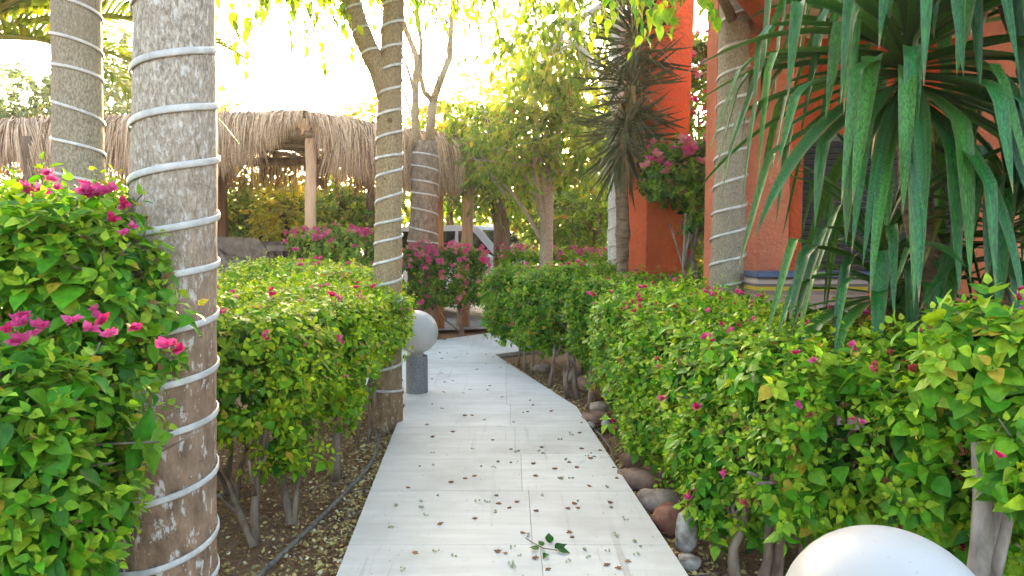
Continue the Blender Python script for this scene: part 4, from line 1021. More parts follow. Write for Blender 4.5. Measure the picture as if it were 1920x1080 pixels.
# ------------------------------------------------------------------ thatched shelter
def shelter():
    r = np.random.default_rng(61); P0, P1, P2 = A3([-2.86, 9.5]), A3([-.65, 12.2]), A3([-9.8, 10.55]); P3 = P1 + (P2 - P0)
    root = thing('thatched_shelter', 'open log shelter with a shaggy dry palm thatch roof', 'shelter', (P0[0], P0[1], -.06))
    def post(x, y, r0, r1, top, m, lean=(0, 0)):
        z = np.linspace(-.06, top, 12); pts = np.c_[x + lean[0] * z / top + .004 * r.normal(size=12), y + lean[1] * z / top + .004 * r.normal(size=12), z]
        b = MB(); b.tube(pts, np.linspace(r0, r1, 12) * (1 + .02 * r.normal(size=12)), 12, .03); b.build('post', M[m], root)
    post(P0[0] + .02, P0[1] + .05, .088, .074, 3.05, 'post', (.06, 0)); a = at(823, 460, 11.75); post(a[0], a[1], .085, .075, 2.95, 'post_orange')
    a = at(872, 470, 12.0); post(a[0] - .04, a[1], .12, .08, 3.16, 'post', (.16, 0)); a = at(418, 440, 12.4); post(a[0], a[1], .10, .095, 2.92, 'post_dark'); post(-7.0, 10.0, .10, .09, 2.96, 'post_dark'); post(-6.8, 12.6, .10, .09, 2.92, 'post_dark')
    post(-9.5, 10.5, .10, .09, 2.96, 'post_dark')
    def log(p, q, z, rad, m): 
        b = MB(); t = np.linspace(-.02, 1.02, 9)[:, None]; pts = A3([*p, z]) + (A3([*q, z]) - A3([*p, z])) * t; pts[:, 2] += .012 * r.normal(size=9); b.tube(pts, rad, 10, .05); b.build('beam', M[m], root)
    log(P0, P2, 2.95, .08, 'post_dark'); log(P0, P1, 2.97, .08, 'post'); log(P1, P3, 2.93, .08, 'post_dark'); log(P2, P3, 2.93, .08, 'post_dark')
    b = MB(); q0 = A3([*P0, 3.04]); dv = nrm(A3([*(P3 - P0), 0])); b.tube([q0 - dv * .12 + A3([.02, 0, 0]), q0 + dv * .9], .095, 12, .04); b.build('beam', M['post'], root)
    for i in range(9):
        t = (i + .5) / 9; log(P0 + (P2 - P0) * t, P1 + (P3 - P1) * t, 3.07, .04, 'post_dark')
    b = MB(); n = 9; G = np.array([[*(P0 + (P1 - P0) * (j / (n - 1)) + (P2 - P0) * (i / (n - 1))), 3.11 + .06 * math.sin(math.pi * j / (n - 1)) + .03 * math.sin(math.pi * i / (n - 1))] for i in range(n) for j in range(n)])
    f = [(i * n + j, i * n + j + 1, (i + 1) * n + j + 1, (i + 1) * n + j) for i in range(n - 1) for j in range(n - 1)]
    b.add(G, [q[::-1] for q in f]); b.add(G + A3([0, 0, .05]), f); b.build('roof_mat', M['mat'], root)
    def fringe(a, c, inward, n, drop0, drop1, name, zt, seed, dark=1., pr=None):
        rr = np.random.default_rng(seed); t = np.sort(rr.uniform(0, 1, n)); tuft = np.interp(t, np.linspace(0, 1, 46), rr.uniform(0, 1, 46))
        st = a + (c - a) * t[:, None]; L2 = np.linalg.norm(c - a); ed = (c - a) / L2; out = -inward
        lean = rr.normal(size=n) * .2 + .35 * np.interp(t, np.linspace(0, 1, 30), rr.normal(size=30)); drop = drop0 + (drop1 - drop0) * (.5 * tuft + .5 * rr.uniform(size=n)); lay = rr.uniform(0, 1, n)
        if pr is not None: drop = drop * np.interp(t, *pr)
        s = np.linspace(0, 1, 7); rows = []
        for k, sk in enumerate(s):
            inn = .48 * (1 - lay * .4); x = np.where(sk < .34, -inn * (1 - sk / .34), .0) + np.where(sk >= .34, .20 * np.sqrt((sk - .34) / .66) * (.4 + lay * .8), 0)
            z = zt + .05 * lay + np.where(sk < .34, .03 * sk, 0) - np.where(sk >= .34, drop * ((sk - .34) / .66) ** 1.35, 0) + (.02 * tuft)
            p = st + out * x[:, None] + ed * (lean * max(0, sk - .3) * drop)[:, None]; rows.append(np.c_[p, z + .018 * rr.normal(size=n)])
        Pt = np.stack(rows, 1); w = rr.uniform(.004, .010, n)[:, None] * np.array([1, 1, 1, .95, .8, .55, .1])
        tang = rr.uniform(-.9, .9, n); sv = np.c_[ed[0] * np.cos(tang) + out[0] * np.sin(tang), ed[1] * np.cos(tang) + out[1] * np.sin(tang), np.zeros(n)]
        V = np.stack([Pt - sv[:, None, :] * w[..., None], Pt + sv[:, None, :] * w[..., None]], 2).reshape(-1, 3); base = (np.arange(n) * 14)[:, None, None]
        q = np.array([[2 * k, 2 * k + 1, 2 * k + 3, 2 * k + 2] for k in range(6)])[None] + base
        c0, c1, c2 = A3([.43, .27, .165]), A3([.78, .57, .39]), A3([.20, .11, .06]); m_ = rr.uniform(size=(n, 1)); col = np.where(m_ < .7, c0 + (c1 - c0) * rr.uniform(size=(n, 1)), c2 * rr.uniform(.6, 1.3, (n, 1))) * dark
        quick_mesh(name, V, q.reshape(-1, 4), M['thatch'], root, np.repeat(col, 14, 0), False)['kind'] = 'stuff'
    n1 = lambda a, c, ref: nrm(A3([-(c - a)[1], (c - a)[0]]) * (1 if np.dot(A3([-(c - a)[1], (c - a)[0]]), ref - a) > 0 else -1))
    cen = (P0 + P3) / 2
    fringe(P0, P2, n1(P0, P2, cen), 10500, .50, 1.12, 'thatch', 3.17, 1, 1., ([0, .03, .10, .2, .3, 1], [.16, .38, .75, 1.0, .9, .85]))
    fringe(P0, P1, n1(P0, P1, cen), 5800, .58, 1.18, 'thatch', 3.17, 2, 1., ([0, .06, .2, .45, 1], [.18, .45, .85, 1.1, .95]))
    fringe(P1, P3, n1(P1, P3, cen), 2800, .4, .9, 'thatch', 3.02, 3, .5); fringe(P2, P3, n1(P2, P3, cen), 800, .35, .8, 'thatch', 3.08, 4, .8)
    fringe(P0 + (P1 - P0) * .98 , P1 + A3([.3, .1]), A3([0, 1.]), 300, .45, .8, 'thatch', 3.16, 5)
shelter()

# covered counter and tarp under the shelter
def counter():
    Y = 9.75; root = thing('covered_counter', 'dark timber counter half covered by a crumpled tarp under the shelter', 'counter', (at(470, 0, Y)[0], Y, -.05)); X = lambda px: at(px, 459, Y)[0]; Z = lambda py: at(960, py, Y)[2]
    b = MB(); b.prism([(X(380), Z(490)), (X(498), Z(495)), (X(500), Z(470)), (X(492), Z(462)), (X(484), Z(450)), (X(476), Z(446)), (X(380), Z(443))], 0, .08)
    b.v = [np.c_[v[:, 0], Y + v[:, 2], v[:, 1]] for v in b.v]; b.f = [q[::-1] for q in b.f]; b.build('end_panel', M['tarp'], root, False)
    b = MB(); b.box((X(498), Y + .02, Z(472)), (X(575), Y + .09, Z(460)), bev=.01); b.build('rail', M['tarp'], root, False)
    b = MB(); b.prism([(X(533), Z(460)), (X(575), Z(460)), (X(575), Z(448)), (X(545), Z(447))], .01, .10); b.v = [np.c_[v[:, 0], Y + v[:, 2], v[:, 1]] for v in b.v]; b.f = [q[::-1] for q in b.f]; b.build('arm_rest', M['tarp'], root, False)
    b = MB(); b.box((X(370), Y + .35, -.05), (X(580), Y + .85, Z(452)), bev=.01); b.build('body', M['dark_wood'], root, False)
    for px in (503, 520, 566):
        b = MB(); b.box((X(px), Y + .02, -.05), (X(px) + .07, Y + .09, Z(472))); b.build('leg', M['dark_wood'], root, False)
    r = np.random.default_rng(5); n, m = 26, 20; V = []   # tarp thrown over the front
    for i in range(n):
        for j in range(m):
            u, v = i / (n - 1), j / (m - 1); px = 372 + u * 112; top = 472 + 22 * max(0, u - .35) - 6 * math.sin(u * 5)
            py = top + v * (535 - top) - 6 * math.sin(u * 9 + 3 * v); p = at(px, py, Y - .10 - .34 * v ** .7 - .05 * math.sin(u * 11 + v * 4) - .035 * math.sin(u * 23 - v * 9)); V.append(p + r.normal(size=3) * .004)
    b = MB(); b.add(V, [(i * m + j, i * m + j + 1, (i + 1) * m + j + 1, (i + 1) * m + j) for i in range(n - 1) for j in range(m - 1)]); o = b.build('tarp', M['tarp'], root); sm = o.modifiers.new('thick', 'SOLIDIFY'); sm.thickness = .006
counter()

# ------------------------------------------------------------------ cars beyond the garden
def car(label, c, ang, m, suv=True, sc=1.0):
    root = thing('parked_car', label, 'car', (c[0], c[1], -.03), 'cars parked beyond the garden'); ca, sa = math.cos(R(ang)), math.sin(R(ang))
    def X(v): v = np.asarray(v, float) * sc; return np.c_[c[0] + v[:, 0] * ca - v[:, 1] * sa, c[1] + v[:, 0] * sa + v[:, 1] * ca, v[:, 2] - .03]
    H = 1.82 if suv else 1.48
    low = [(2.28, .42), (2.30, .70), (2.20, .93), (1.25, 1.06), (-2.15, 1.06), (-2.28, .80), (-2.28, .42), (-1.95, .34), (1.95, .34)]
    def loft(sec, ws, name, mm, parent=root, smooth=False):
        V = []; n = len(sec)
        for w, inset in ws: V += [(x - inset * np.sign(x) * .3, w, z - inset * .35) for x, z in sec]
        k = len(ws); f = [(i * n + j, i * n + (j + 1) % n, (i + 1) * n + (j + 1) % n, (i + 1) * n + j) for i in range(k - 1) for j in range(n)] + [tuple(range(n - 1, -1, -1)), tuple(range((k - 1) * n, k * n))]
        b = MB(); b.add(X(V), f); o = b.build(name, mm, parent, smooth); bv = o.modifiers.new('bevel', 'BEVEL'); bv.width = .035; bv.segments = 2; return o
    body = loft(low, ((-.90, .14), (-.86, 0), (.86, 0), (.90, .14)), 'body', m)
    cab = [(1.12, 1.07), (.42, H - .06), (.2, H), (-1.85, H - .03), (-2.12, 1.07)] if suv else [(1.0, 1.07), (.3, H), (-1.0, H - .02), (-1.7, 1.07)]
    V = []
    for w0, w1 in ((-.84, -.68), (.84, .68)): V += [(x, w0 + (w1 - w0) * (z - 1.07) / (H - 1.07), z) for x, z in cab]
    n = len(cab); b = MB(); b.add(X(V), [tuple(range(n)), tuple(range(2 * n - 1, n - 1, -1))] + [(i + n, i + 1 + n, i + 1, i) for i in range(n - 1)]); b.build('cabin', m, root, False)
    def glass(poly, name='window', off=.012):   # quads slightly proud of the cabin
        b = MB(); b.add(X(poly), [tuple(range(len(poly)))]); b.build(name, M['dark_glass'], root, False)
    yy = lambda z: .84 + (.68 - .84) * (z - 1.07) / (H - 1.07) + .008
    for s in (-1, 1):
        for xa, xb, xc, xd in (((.92, .06, -.02, .30)), ((-.08, -1.0, -1.0, -.08)), ((-1.08, -1.95, -1.80, -1.08))) if suv else (((.8, -.1, -.1, .22)), ((-.18, -1.4, -.95, -.18))):
            glass([(xa, s * yy(1.12), 1.12), (xb, s * yy(1.12), 1.12), (xc, s * yy(H - .12), H - .12), (xd, s * yy(H - .12), H - .12)])
    (xa, za), (xb, zb) = cab[0], cab[1]; nx, nz = (zb - za), (xa - xb); l = math.hypot(nx, nz); nx, nz = nx / l * .012, nz / l * .012
    P = lambda t, y: (xa + (xb - xa) * t + nx, y, za + (zb - za) * t + nz)
    glass([P(.06, -.76), P(.06, .76), P(.93, .66), P(.93, -.66)], 'windscreen')
    for x in (1.42, -1.42):
        for s in (-1, 1):
            b = MB(); q = X([(x, s * .72, .36), (x, s * .91, .36)]); b.tube(q, .36 * sc, 20); w = b.build('wheel', M['rubber'], root)
            b = MB(); q = X([(x, s * .88, .36), (x, s * .92, .36)]); b.tube(q, .21 * sc, 14); b.build('rim', M['chrome'], w)
    for s in (-1, 1):
        b = MB(); v = X([(2.31, s * .52 - .17, .70), (2.31, s * .52 + .17, .70), (2.27, s * .52 + .17, .86), (2.27, s * .52 - .17, .86)]); b.add(v, [(0, 1, 2, 3)]); b.build('headlight', M['lens'], root, False)
        b = MB(); q = X([(.82, s * .88, 1.14), (.80, s * 1.04, 1.17)]); b.tube(q, [.05, .09], 8); b.build('mirror', m, root)
    return root
car('silver four-wheel drive parked behind the shelter posts', (-.75, 14.1), -24, M['car_silver'])
car('white car half hidden behind the forked trunk', (-3.9, 15.6), -20, M['car_white'], False)

# ------------------------------------------------------------------ stones along the right edge
def stone(label, px, py, Y, s, m, seed, rot=0):
    r = np.random.default_rng(seed); c = at(px, py, Y); n, k = 14, 9; V = []
    ph = r.uniform(0, 6.28, 6)
    for i in range(k):
        t = math.pi * i / (k - 1)
        for j in range(n):
            a = 2 * math.pi * j / n; d = A3([math.sin(t) * math.cos(a), math.sin(t) * math.sin(a), -math.cos(t)]); q = np.sign(d) * np.abs(d) ** .82
            w = 1 + .10 * math.sin(3 * d[0] + ph[0]) + .09 * math.sin(4 * d[1] + ph[1] + 2 * d[2]) + .05 * math.sin(7 * d[2] + ph[2] + 5 * d[0]) + .025 * r.normal() * (0 < i < k - 1)
            V.append(q * w * A3(s) * .87)
    V = np.array(V); a = R(rot); V = np.c_[V[:, 0] * math.cos(a) - V[:, 1] * math.sin(a), V[:, 0] * math.sin(a) + V[:, 1] * math.cos(a), V[:, 2]]
    V[:, 2] += max(c[2], -.09 + s[2] * .8) * 1.0; V[:, 0] += c[0]; V[:, 1] += c[1]
    b = MB(); b.add(V, [(i * n + j, i * n + (j + 1) % n, (i + 1) * n + (j + 1) % n, (i + 1) * n + j) for i in range(k - 1) for j in range(n)])
    tag(b.build('stone', M[m], None), label, 'stone', 'stones edging the right bed')
for i, (lab, px, py, Y, s, m, rot) in enumerate((
    ('small tan stone at the corner where the path bends', 1122, 765, 5.75, (.10, .09, .05), 'stone_b', 10), ('flat purple-brown stone by the bend in the path', 1118, 783, 5.5, (.14, .12, .055), 'stone_a', 30),
    ('tiny white pebble beside the flat purple-brown stone', 1108, 797, 5.3, (.05, .04, .025), 'stone_d', 0), ('second pale pebble under the hedge near the bend', 1137, 795, 5.35, (.05, .05, .04), 'stone_d', 0),
    ('small upright brown stone under the hedge', 1185, 862, 4.45, (.08, .07, .075), 'stone_a', 20), ('smooth grey-brown stone touching the path edge', 1195, 897, 4.1, (.14, .13, .075), 'stone_a', -30),
    ('broad pale brown stone pushed against the path edge', 1232, 945, 3.75, (.15, .11, .07), 'stone_b', -35), ('round rusty red stone below the broad pale one', 1255, 985, 3.45, (.115, .12, .09), 'stone_c', 0),
    ('upright lime-streaked grey stone beside the near slab edge', 1288, 1010, 3.2, (.055, .06, .13), 'stone_d', 0), ('low lime-streaked stone nearest the camera by the slab', 1292, 1055, 3.05, (.07, .06, .035), 'stone_d', 20),
    ('thin slab of brown stone behind the smooth grey-brown one', 1228, 895, 4.2, (.05, .10, .12), 'stone_a', 10), ('dull brown stone under the bend hedge by the thick stems', 1100, 720, 6.6, (.13, .11, .09), 'stone_a', 0),
    ('rounded tan stone between the bend hedge stems', 1075, 705, 6.9, (.12, .12, .08), 'stone_b', 40), ('small grey stone under the far end of the bend hedge', 1015, 690, 7.6, (.11, .09, .06), 'stone_b', 0),
    ('brown stone in the shade beside the last bend hedge stem', 1118, 742, 6.3, (.09, .08, .07), 'stone_c', 0))):
    stone(lab, px, py, Y, s, m, 400 + i, rot)

# irrigation hoses
def hose(label, px, rad=.011):
    P = np.array([ground(a, b_, -.05 + (0 if i % 2 else .006)) for i, (a, b_) in enumerate(px)]); s = np.linspace(0, 1, len(P)); q = np.linspace(0, 1, 60)
    from_ = np.c_[[np.interp(q, s, P[:, i]) for i in range(3)]].T
    for _ in range(6): from_[1:-1] = (from_[:-2] + from_[1:-1] * 2 + from_[2:]) / 4
    b = MB(); b.tube(from_, rad, 8, .03); tag(b.build('irrigation_hose', M['hose'], None), label, 'hose', 'irrigation hoses in the beds')
hose('dusty irrigation hose curving over the soil left of the path', [(440, 1120), (490, 1075), (560, 1010), (610, 962), (655, 915), (690, 878), (706, 850), (710, 825), (703, 800), (690, 770)], .0125)
hose('thin hose tip beside the right edge of the path', [(1112, 800), (1128, 818), (1146, 843), (1150, 862)], .007)

# ------------------------------------------------------------------ litter on the soil (uncountable) and things fallen on the path
def litter():
    r = np.random.default_rng(12); n = 20000; y = r.uniform(2.2, 8.5, n) ** 1; side = r.uniform(size=n) < .74; edge = np.where(side, XL(y) - .015, XR(np.minimum(y, 5.9)) + .015 - np.maximum(0, y - 5.95) * .275)
    d = np.where(r.uniform(size=n) < .6, r.exponential(.20, n), r.uniform(0, 1.5, n)); x = np.where(side, edge - d, edge + d); pos = np.c_[x, y, np.zeros(n)]
    pos[:, 2] = -.072 + bumps(pos, .022, 5, 2.2) + r.uniform(.0, .012, n); L = r.uniform(.012, .032, n); az = r.uniform(0, 6.28, n)
    dv = np.c_[np.cos(az), np.sin(az), r.normal(size=n) * .35]; nn = np.c_[r.normal(size=(n, 2)) * .5, np.ones(n)]
    c = A3([[.55, .43, .17], [.46, .32, .12], [.25, .13, .06], [.60, .53, .33], [.13, .07, .04], [.30, .30, .13]])[r.choice(6, n, p=[.27, .2, .2, .1, .18, .05])] * r.uniform(.7, 1.25, (n, 1))
    o = leaf_mesh('leaf_litter', T_MID, pos, dv, nn, L, L * r.uniform(.5, 1.0, n), c, M['litter'], None); tag(o, 'dry yellow petals and crumbs strewn over the brown soil', 'litter', kind='stuff')
    b = MB()
    for _ in range(130):
        yy = r.uniform(2.6, 7.5); s = r.uniform() < .7; xx = XL(yy) - r.uniform(.03, 1.1) if s else XR(min(yy, 5.9)) + r.uniform(.03, .6) - max(0, yy - 5.95) * .275
        a = r.uniform(0, 3.14); l = r.uniform(.05, .22); q = A3([xx, yy, -.05]); v = A3([math.cos(a), math.sin(a), r.normal() * .1]) * l
        b.tube([q, q + v * .5 + r.normal(size=3) * .008, q + v], [.004, .0035, .002], 4, 0, False)
    tag(b.build('fallen_twigs', M['twig'], None), 'dry twigs scattered under the hedges', 'twigs', kind='stuff')
litter()

def star_mesh(k):
    r = np.random.default_rng(k); b = MB(); V = [(0, 0, .010)]; 
    for i in range(10):
        a = i * .6283 + r.normal() * .08; rr = (.017 if i % 2 == 0 else .0065) * r.uniform(.85, 1.15); V.append((rr * math.cos(a), rr * math.sin(a), .010 * r.uniform(.2, 1) if i % 2 == 0 else .004))
    V += [(x * .8, y * .8, .0005) for x, y, z in V[1:]]
    f = [(0, 1 + i, 1 + (i + 1) % 10) for i in range(10)] + [(1 + i, 11 + i, 11 + (i + 1) % 10, 1 + (i + 1) % 10) for i in range(10)]
    me = bpy.data.meshes.new('fallen_blossom'); me.from_pydata(V, [], f); me.materials.append(m_noise('dry_blossom%d' % k, ((.20, .07, .03), (.26, .11, .05), (.15, .07, .035))[k % 3], ((.34, .15, .07), (.38, .2, .10), (.28, .15, .09))[k % 3], 90, .9, .2)); return me
def bud_mesh(k):
    r = np.random.default_rng(k + 50); b = MB(); V = []; F = []
    for j in range(3):
        c = A3([r.normal() * .008, r.normal() * .008, .006]); rr = r.uniform(.005, .008); o = len(V); n = 6
        for z, q in ((-1, .4), (-.3, 1), (.5, .85), (1, .2)):
            for i in range(n): V.append(c + rr * A3([q * math.cos(i * 1.047), q * math.sin(i * 1.047), z * .75]))
        F += [(o + a * n + i, o + a * n + (i + 1) % n, o + (a + 1) * n + (i + 1) % n, o + (a + 1) * n + i) for a in range(3) for i in range(n)] + [tuple(o + 18 + i for i in range(6))]
    me = bpy.data.meshes.new('fallen_bud'); me.from_pydata([tuple(v) for v in V], [], F); me.materials.append(m_noise('pale_bud%d' % k, ((.22, .22, .12), (.30, .29, .18), (.16, .17, .09))[k % 3], ((.42, .42, .28), (.48, .46, .33), (.34, .34, .2))[k % 3], 80, .9, .2)); return me
def scatter():
    r = np.random.default_rng(33); st = [star_mesh(i) for i in range(4)]; bd = [bud_mesh(i) for i in range(4)]
    spots = [(1005, 893, 's'), (958, 843, 's'), (1052, 897, 's'), (1082, 877, 's'), (1105, 912, 's'), (930, 930, 's'), (914, 942, 'b'), (935, 945, 's'), (955, 953, 's'), (970, 942, 's'), (1065, 954, 's'), (1077, 945, 's'), (1084, 953, 's'), (1145, 943, 's'), (1145, 952, 'b'), (980, 1000, 's'), (990, 1005, 'b'), (1072, 1008, 's'), (960, 1027, 'b'), (934, 1035, 's'), (948, 1038, 's'), (974, 1043, 'b'), (1003, 1047, 's'), (1028, 1068, 's'), (1138, 1060, 's'), (1160, 1066, 's'), (1178, 1053, 's'), (1195, 1040, 'b'), (1096, 1032, 'b'), (1105, 1045, 'b'), (1155, 1005, 'b'), (1172, 975, 'b'), (1190, 1015, 'b'), (1200, 1025, 'b'), (960, 1056, 'b'), (962, 1062, 'b'), (820, 930, 'b'), (845, 905, 's'), (872, 898, 's'), (890, 893, 's'), (765, 915, 's'), (788, 875, 'b'), (812, 873, 'b'), (742, 948, 'b'), (790, 940, 'b'), (790, 952, 'b'), (730, 990, 'b'), (735, 990, 'b'), (798, 967, 'b'), (825, 983, 's'), (890, 973, 's'), (778, 1037, 's'), (818, 1035, 'b'), (850, 1042, 'b'), (755, 1068, 'b'), (1000, 870, 's'), (1115, 857, 'b'), (1102, 855, 'b'), (1109, 850, 'b'), (1018, 850, 's'), (1010, 846, 'b'), (1090, 842, 's'), (1068, 812, 'b'), (1072, 816, 'b'), (1090, 793, 's'), (1125, 845, 's'), (1150, 877, 's'), (1060, 862, 'b'), (1157, 897, 's')]
    for _ in range(60):
        y = r.uniform(2.9, 6.6) if r.uniform() < .8 else r.uniform(6.6, 9); t = r.beta(1.7, 1.3); x = XL(y) + .05 + (XR(min(y, 5.8)) - .1 - max(0, y - 5.9) * .25 - XL(y)) * t; spots.append((x, y, 'sb'[int(r.uniform() < .55)], 1))
    for q in spots:
        P = A3([q[0], q[1], .001]) if len(q) == 4 else ground(q[0], q[1], .001); s = q[2] == 's'; sc = r.uniform(.75, 1.2)
        o = bpy.data.objects.new('fallen_blossom' if s else 'fallen_bud', (st if s else bd)[r.integers(4)]); COL.objects.link(o); o.location = tuple(P); o.rotation_euler = (r.normal() * .1, r.normal() * .1, r.uniform(0, 6.28)); o.scale = (sc,) * 3
        if s: tag(o, 'brown star-shaped dry blossom fallen on the pale path', 'blossom', 'dry blossoms fallen on the path')
        else: tag(o, 'small greenish bud cluster fallen on the pale path', 'bud', 'bud clusters fallen on the path')
    n = 500; y = r.uniform(2.7, 7.5, n); x = XL(y) + (XR(np.minimum(y, 5.8)) - np.maximum(0, y - 5.9) * .26 - XL(y)) * r.uniform(.03, .97, n); pos = np.c_[x, y, np.full(n, .003)]; L = r.uniform(.003, .010, n); az = r.uniform(0, 6.28, n)
    o = leaf_mesh('path_crumbs', T_LO, pos, np.c_[np.cos(az), np.sin(az), np.zeros(n)], np.c_[r.normal(size=(n, 2)) * .3, np.ones(n)], L, L * .7, np.tile([.10, .075, .045], (n, 1)) * r.uniform(.5, 1.8, (n, 1)), M['litter'], None); tag(o, 'tiny dark crumbs scattered over the slabs', 'crumbs', kind='stuff')
    c = ground(1030, 1030); root = thing('fallen_sprig', 'fresh green leafy sprig lying on the near slabs', 'sprig', (c[0], c[1], .001))
    for i, (px, py, az, L, el) in enumerate(((1010, 1030, 2.6, .07, .15), (1025, 1038, 4.4, .065, .05), (1030, 1018, 1.5, .085, .55), (1040, 1028, .3, .085, .25), (1046, 1030, -.5, .08, .1), (1018, 1024, 2.0, .06, .4))):
        P = ground(px, py, .012) - c; d = A3([math.cos(az) * math.cos(el), math.sin(az) * math.cos(el), math.sin(el)]); place('leaf', leaf_variants('shade', M['leaf'])[10 + i % 5], root, P, d, A3([.1, -.3, 1.]), L * .48, L * .72, L * .72)
    b = MB(); P = [ground(1045, 1032, .01), ground(1020, 1028, .012), ground(1000, 1018, .006), ground(985, 1008, .004)]; b.tube(P, [.003, .003, .002, .0015], 5); b.build('stalk', M['twig'], root)
scatter()

# ------------------------------------------------------------------ garden trees behind
C = lambda px, py, Y, rx, ry, rz: (*at(px, py, Y), rx, ry, rz, 0)
def tr(px, pyb, pyt, Y, lean=0): 
    b = at(px, pyb, Y); t = at(px + lean, pyt, Y); b[2] = -.08; s = np.linspace(0, 1, 8)[:, None]; return b + (t - b) * s
tree('young_tree', 'young tree with a slim pale trunk and drooping yellow-green crown behind the bend', tr(1021, 560, 330, 10.2, 6), np.linspace(.115, .085, 8), [C(985, 265, 10.2, .62, .6, .42), C(1060, 250, 10.3, .6, .6, .45), C(1020, 190, 10.2, .7, .6, .4), C(1095, 300, 10.4, .42, .5, .35), C(950, 320, 10.1, .4, .4, .3), C(1040, 120, 10.4, .6, .6, .35)], 620, .115, 'canopy', 41, 8, .6, 300, 'bark_grey', 9, wfac=.5, shell=.3, ln=.3, T=T_MID)
tree('dark_stemmed_tree', 'dark many-stemmed tree in front of the silver car', tr(945, 560, 330, 11.6, -6), np.linspace(.20, .10, 8), [C(915, 300, 11.8, .55, .6, .45), C(890, 240, 12, .5, .5, .35), C(960, 350, 11.5, .55, .5, .3), C(925, 215, 12, .4, .4, .3)], 330, .13, 'back', 42, 8, .7, 0, 'twig_dark', 8, wfac=.45, shell=.3)
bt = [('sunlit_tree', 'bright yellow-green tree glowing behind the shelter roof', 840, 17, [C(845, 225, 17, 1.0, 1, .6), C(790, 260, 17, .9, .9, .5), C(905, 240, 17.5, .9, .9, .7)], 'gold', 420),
      ('broad_tree', 'broad green tree behind the young pale-trunked tree', 1090, 15, [C(1090, 330, 15, 1.2, 1, .9), C(1020, 380, 15, 1.0, 1, .8), C(1130, 250, 15.5, .9, .9, .8), C(1100, 420, 14.6, .9, .8, .6)], 'back', 720),
      ('shady_tree', 'dark leafy tree between the shelter end and the silver car', 870, 16.5, [C(880, 350, 16.5, 1.1, 1, .7), C(960, 330, 17, 1.1, 1, 1.0), C(830, 330, 16.5, .9, .9, .6)], 'back', 560),
      ('bamboo_thicket', 'dense bamboo-like shrub under the left half of the shelter', 480, 14.2, [C(450, 390, 14.2, .9, .8, .8), C(520, 380, 14.5, .9, .8, .9), C(400, 400, 14.6, .9, .8, .8)], 'back', 640),
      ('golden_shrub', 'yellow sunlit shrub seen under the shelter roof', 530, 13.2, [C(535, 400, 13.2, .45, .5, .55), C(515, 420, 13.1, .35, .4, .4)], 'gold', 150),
      ('leafy_thicket', 'tall green thicket right of the front shelter post', 620, 14.6, [C(620, 390, 14.6, .8, .8, .9), C(670, 360, 15, .8, .8, .7), C(725, 400, 14.5, .7, .7, .9), C(570, 420, 14.2, .6, .6, .7)], 'back', 560),
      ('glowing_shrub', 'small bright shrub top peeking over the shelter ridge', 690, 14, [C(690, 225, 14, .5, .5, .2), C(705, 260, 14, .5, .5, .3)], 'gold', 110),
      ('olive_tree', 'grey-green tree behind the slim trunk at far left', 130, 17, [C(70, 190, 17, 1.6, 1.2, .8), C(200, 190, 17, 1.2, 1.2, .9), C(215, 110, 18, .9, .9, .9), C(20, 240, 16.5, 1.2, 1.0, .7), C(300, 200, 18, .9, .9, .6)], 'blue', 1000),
      ('low_tree', 'low green tree behind the left end of the shelter', 200, 14.5, [C(150, 390, 14.5, 1.6, 1, 1.0), C(300, 400, 14.5, 1.4, 1, .9), C(20, 390, 14.5, 1.4, 1, 1.0)], 'back', 700),
      ('feathery_tree', 'feathery tree with loose bright leaves above the bend hedge', 1115, 12.5, [C(1110, 440, 12.6, .7, .6, .6), C(1060, 420, 12.8, .6, .6, .6), C(1140, 360, 12.8, .5, .5, .5)], 'canopy', 330),
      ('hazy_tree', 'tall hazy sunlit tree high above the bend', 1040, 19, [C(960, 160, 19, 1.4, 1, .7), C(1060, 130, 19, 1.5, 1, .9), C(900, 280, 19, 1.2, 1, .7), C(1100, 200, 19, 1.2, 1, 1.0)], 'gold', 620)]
for i, (nm, lab, px, Y, lb, pal, n) in enumerate(bt):
    tree(nm, lab, tr(px, 560, 400 if lb[0][2] < 2.6 else 330, Y, 5), np.linspace(.14, .07, 8), lb, n, .17 if Y > 13.5 else .14, pal, 500 + i, 7, .4, 0, 'twig_dark', 7, group='trees and shrubs behind the garden', wfac=.55, shell=.25, ln=.34)
# far leafy mass closing the horizon
r_ = np.random.default_rng(88); L_ = [(x, 27 + r_.uniform(-2, 2), r_.uniform(1.0, 2.2), 2.4, 1.6, r_.uniform(1.4, 2.4), 0) for x in np.arange(-30, 30, 2.6)]
P_, O_ = lobes_volume(L_, 5200, r_, .55); A_ = sprigs(P_, O_, 6, .30, r_, .5, .5); A_ = filt(A_, A_['pos'][:, 2] > 0)
tag(emit(None, T_LO, A_, M['leaf_back'], 'back', 0, r_, 'distant_trees', .6), 'far belt of green trees behind everything', 'trees', kind='stuff')
# ground cover beyond the driveway
n = 5200; P_ = np.c_[r_.uniform(-9, 6, n), r_.uniform(17.2, 20.5, n), np.full(n, -.02)]; A_ = dict(pos=P_, d=np.c_[r_.normal(size=(n, 2)) * .5, np.ones(n)], n=np.c_[r_.normal(size=(n, 2)), np.full(n, .3)], L=r_.uniform(.15, .4, n), age_shade=r_.uniform(0, .6, n), vis=np.zeros(n))
tag(emit(None, T_LO, A_, M['leaf_back'], 'gold', 0, r_, 'ground_cover', .5), 'sunlit yellow-green ground cover beyond the driveway', 'ground cover', kind='stuff')

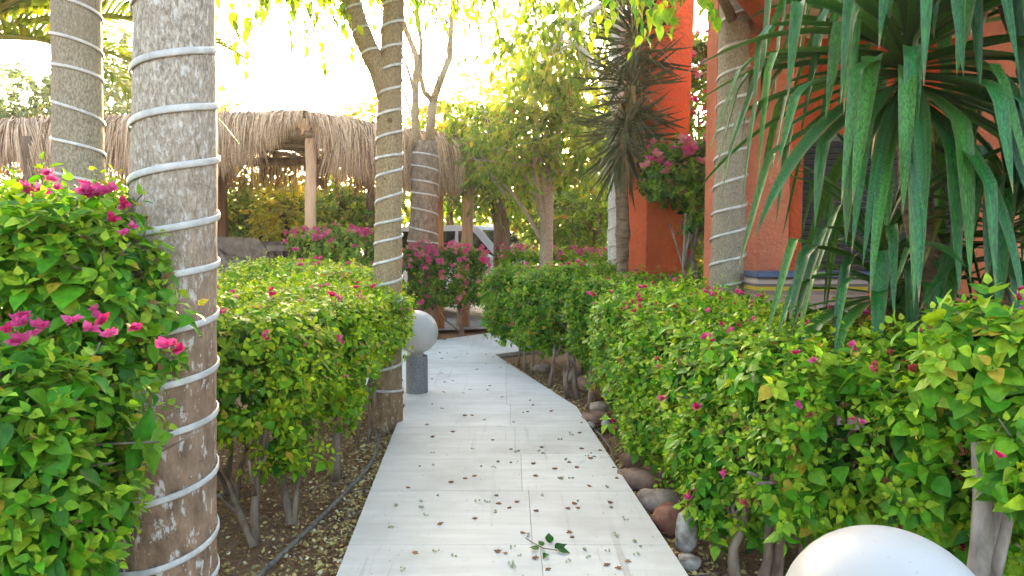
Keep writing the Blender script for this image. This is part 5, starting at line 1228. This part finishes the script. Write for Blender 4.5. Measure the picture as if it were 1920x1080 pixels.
# palms: fronds reaching in at the top left, and a small one behind the shelter
def feather_palm(label, base, top, fr, seed, L, pal, trunk_r=.16):
    r = np.random.default_rng(seed); root = thing('feather_palm', label, 'palm', base); s = np.linspace(0, 1, 9)[:, None]; b = MB(); b.tube(A3(base) + (A3(top) - A3(base)) * s, np.linspace(trunk_r * 1.2, trunk_r, 9), 12, .08); b.build('trunk', M['yucca_bark'], root)
    for az, el, dn in fr: frond(root, top, R(az), R(el), L * r.uniform(.9, 1.1), r, R(dn), 'leaf_back', pal, 60, 'frond', .026)
feather_palm('feather palm leaning in from the top left corner', (-4.7, 5.4, -.08), (-4.25, 5.4, 3.0), [(-5, 30, 40), (-30, 45, 40), (-55, 20, 50), (10, 5, 60), (-15, 0, 65), (0, 62, 10), (15, 40, 25), (-12, 50, 40), (-25, 20, 40), (30, 70, -10), (-40, 55, 10), (5, 18, 45), (60, 50, 20), (100, 50, 30), (180, 40, 30), (240, 45, 30), (-70, 50, 30)], 71, 2.3, 'canopy')
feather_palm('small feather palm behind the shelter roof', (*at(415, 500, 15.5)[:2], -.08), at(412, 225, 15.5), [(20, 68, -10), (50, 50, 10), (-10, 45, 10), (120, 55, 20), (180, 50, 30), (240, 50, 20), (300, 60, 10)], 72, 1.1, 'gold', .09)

# far pink house and dark fence
root = thing('pink_house', 'pale pink house far behind the thicket', 'house', (*at(660, 480, 22)[:2], -.05)); b = MB(); x0, x1 = at(560, 0, 22)[0], at(715, 0, 22)[0]
b.box((x0, 22, -.05), (x1, 25, 2.9)); b.build('wall', M['stucco_far'], root, False); b = MB(); b.box((x0 - .2, 21.8, 2.902), (x1 + .2, 25.2, 3.02)); b.build('roof', M['stucco_far'], root, False)
root = thing('slatted_fence', 'dark slatted fence behind the white car', 'fence', (*at(720, 480, 19)[:2], -.05))
for i in range(30):
    x = at(640, 0, 19)[0] + i * .16; b = MB(); b.box((x, 19, -.05), (x + .13, 19.03, 1.75)); b.build('slat', M['fence'], root, False)
for z in (.4, 1.4):
    b = MB(); b.box((at(640, 0, 19)[0], 19.032, z), (at(640, 0, 19)[0] + 4.8, 19.07, z + .1)); b.build('rail', M['fence'], root, False)

# added glow volume, mostly standing in for lens bloom round the low sun
hz = MB(); hz.box((-45, -12, -1.1), (45, 45, 7.6)); hm = bpy.data.materials.new('warm_glow_volume'); hm.use_nodes = True; hm.node_tree.nodes.clear()
vo = hm.node_tree.nodes.new('ShaderNodeVolumePrincipled'); vo.inputs['Color'].default_value = (1.0, .95, .86, 1); vo.inputs['Density'].default_value = .0010; vo.inputs['Anisotropy'].default_value = .55
ho = hm.node_tree.nodes.new('ShaderNodeOutputMaterial'); hm.node_tree.links.new(vo.outputs[0], ho.inputs['Volume'])
tag(hz.build('glow_volume', hm, None, False), 'thin warm glow volume added for the bloom around the sun', 'glow_volume', kind='stuff')
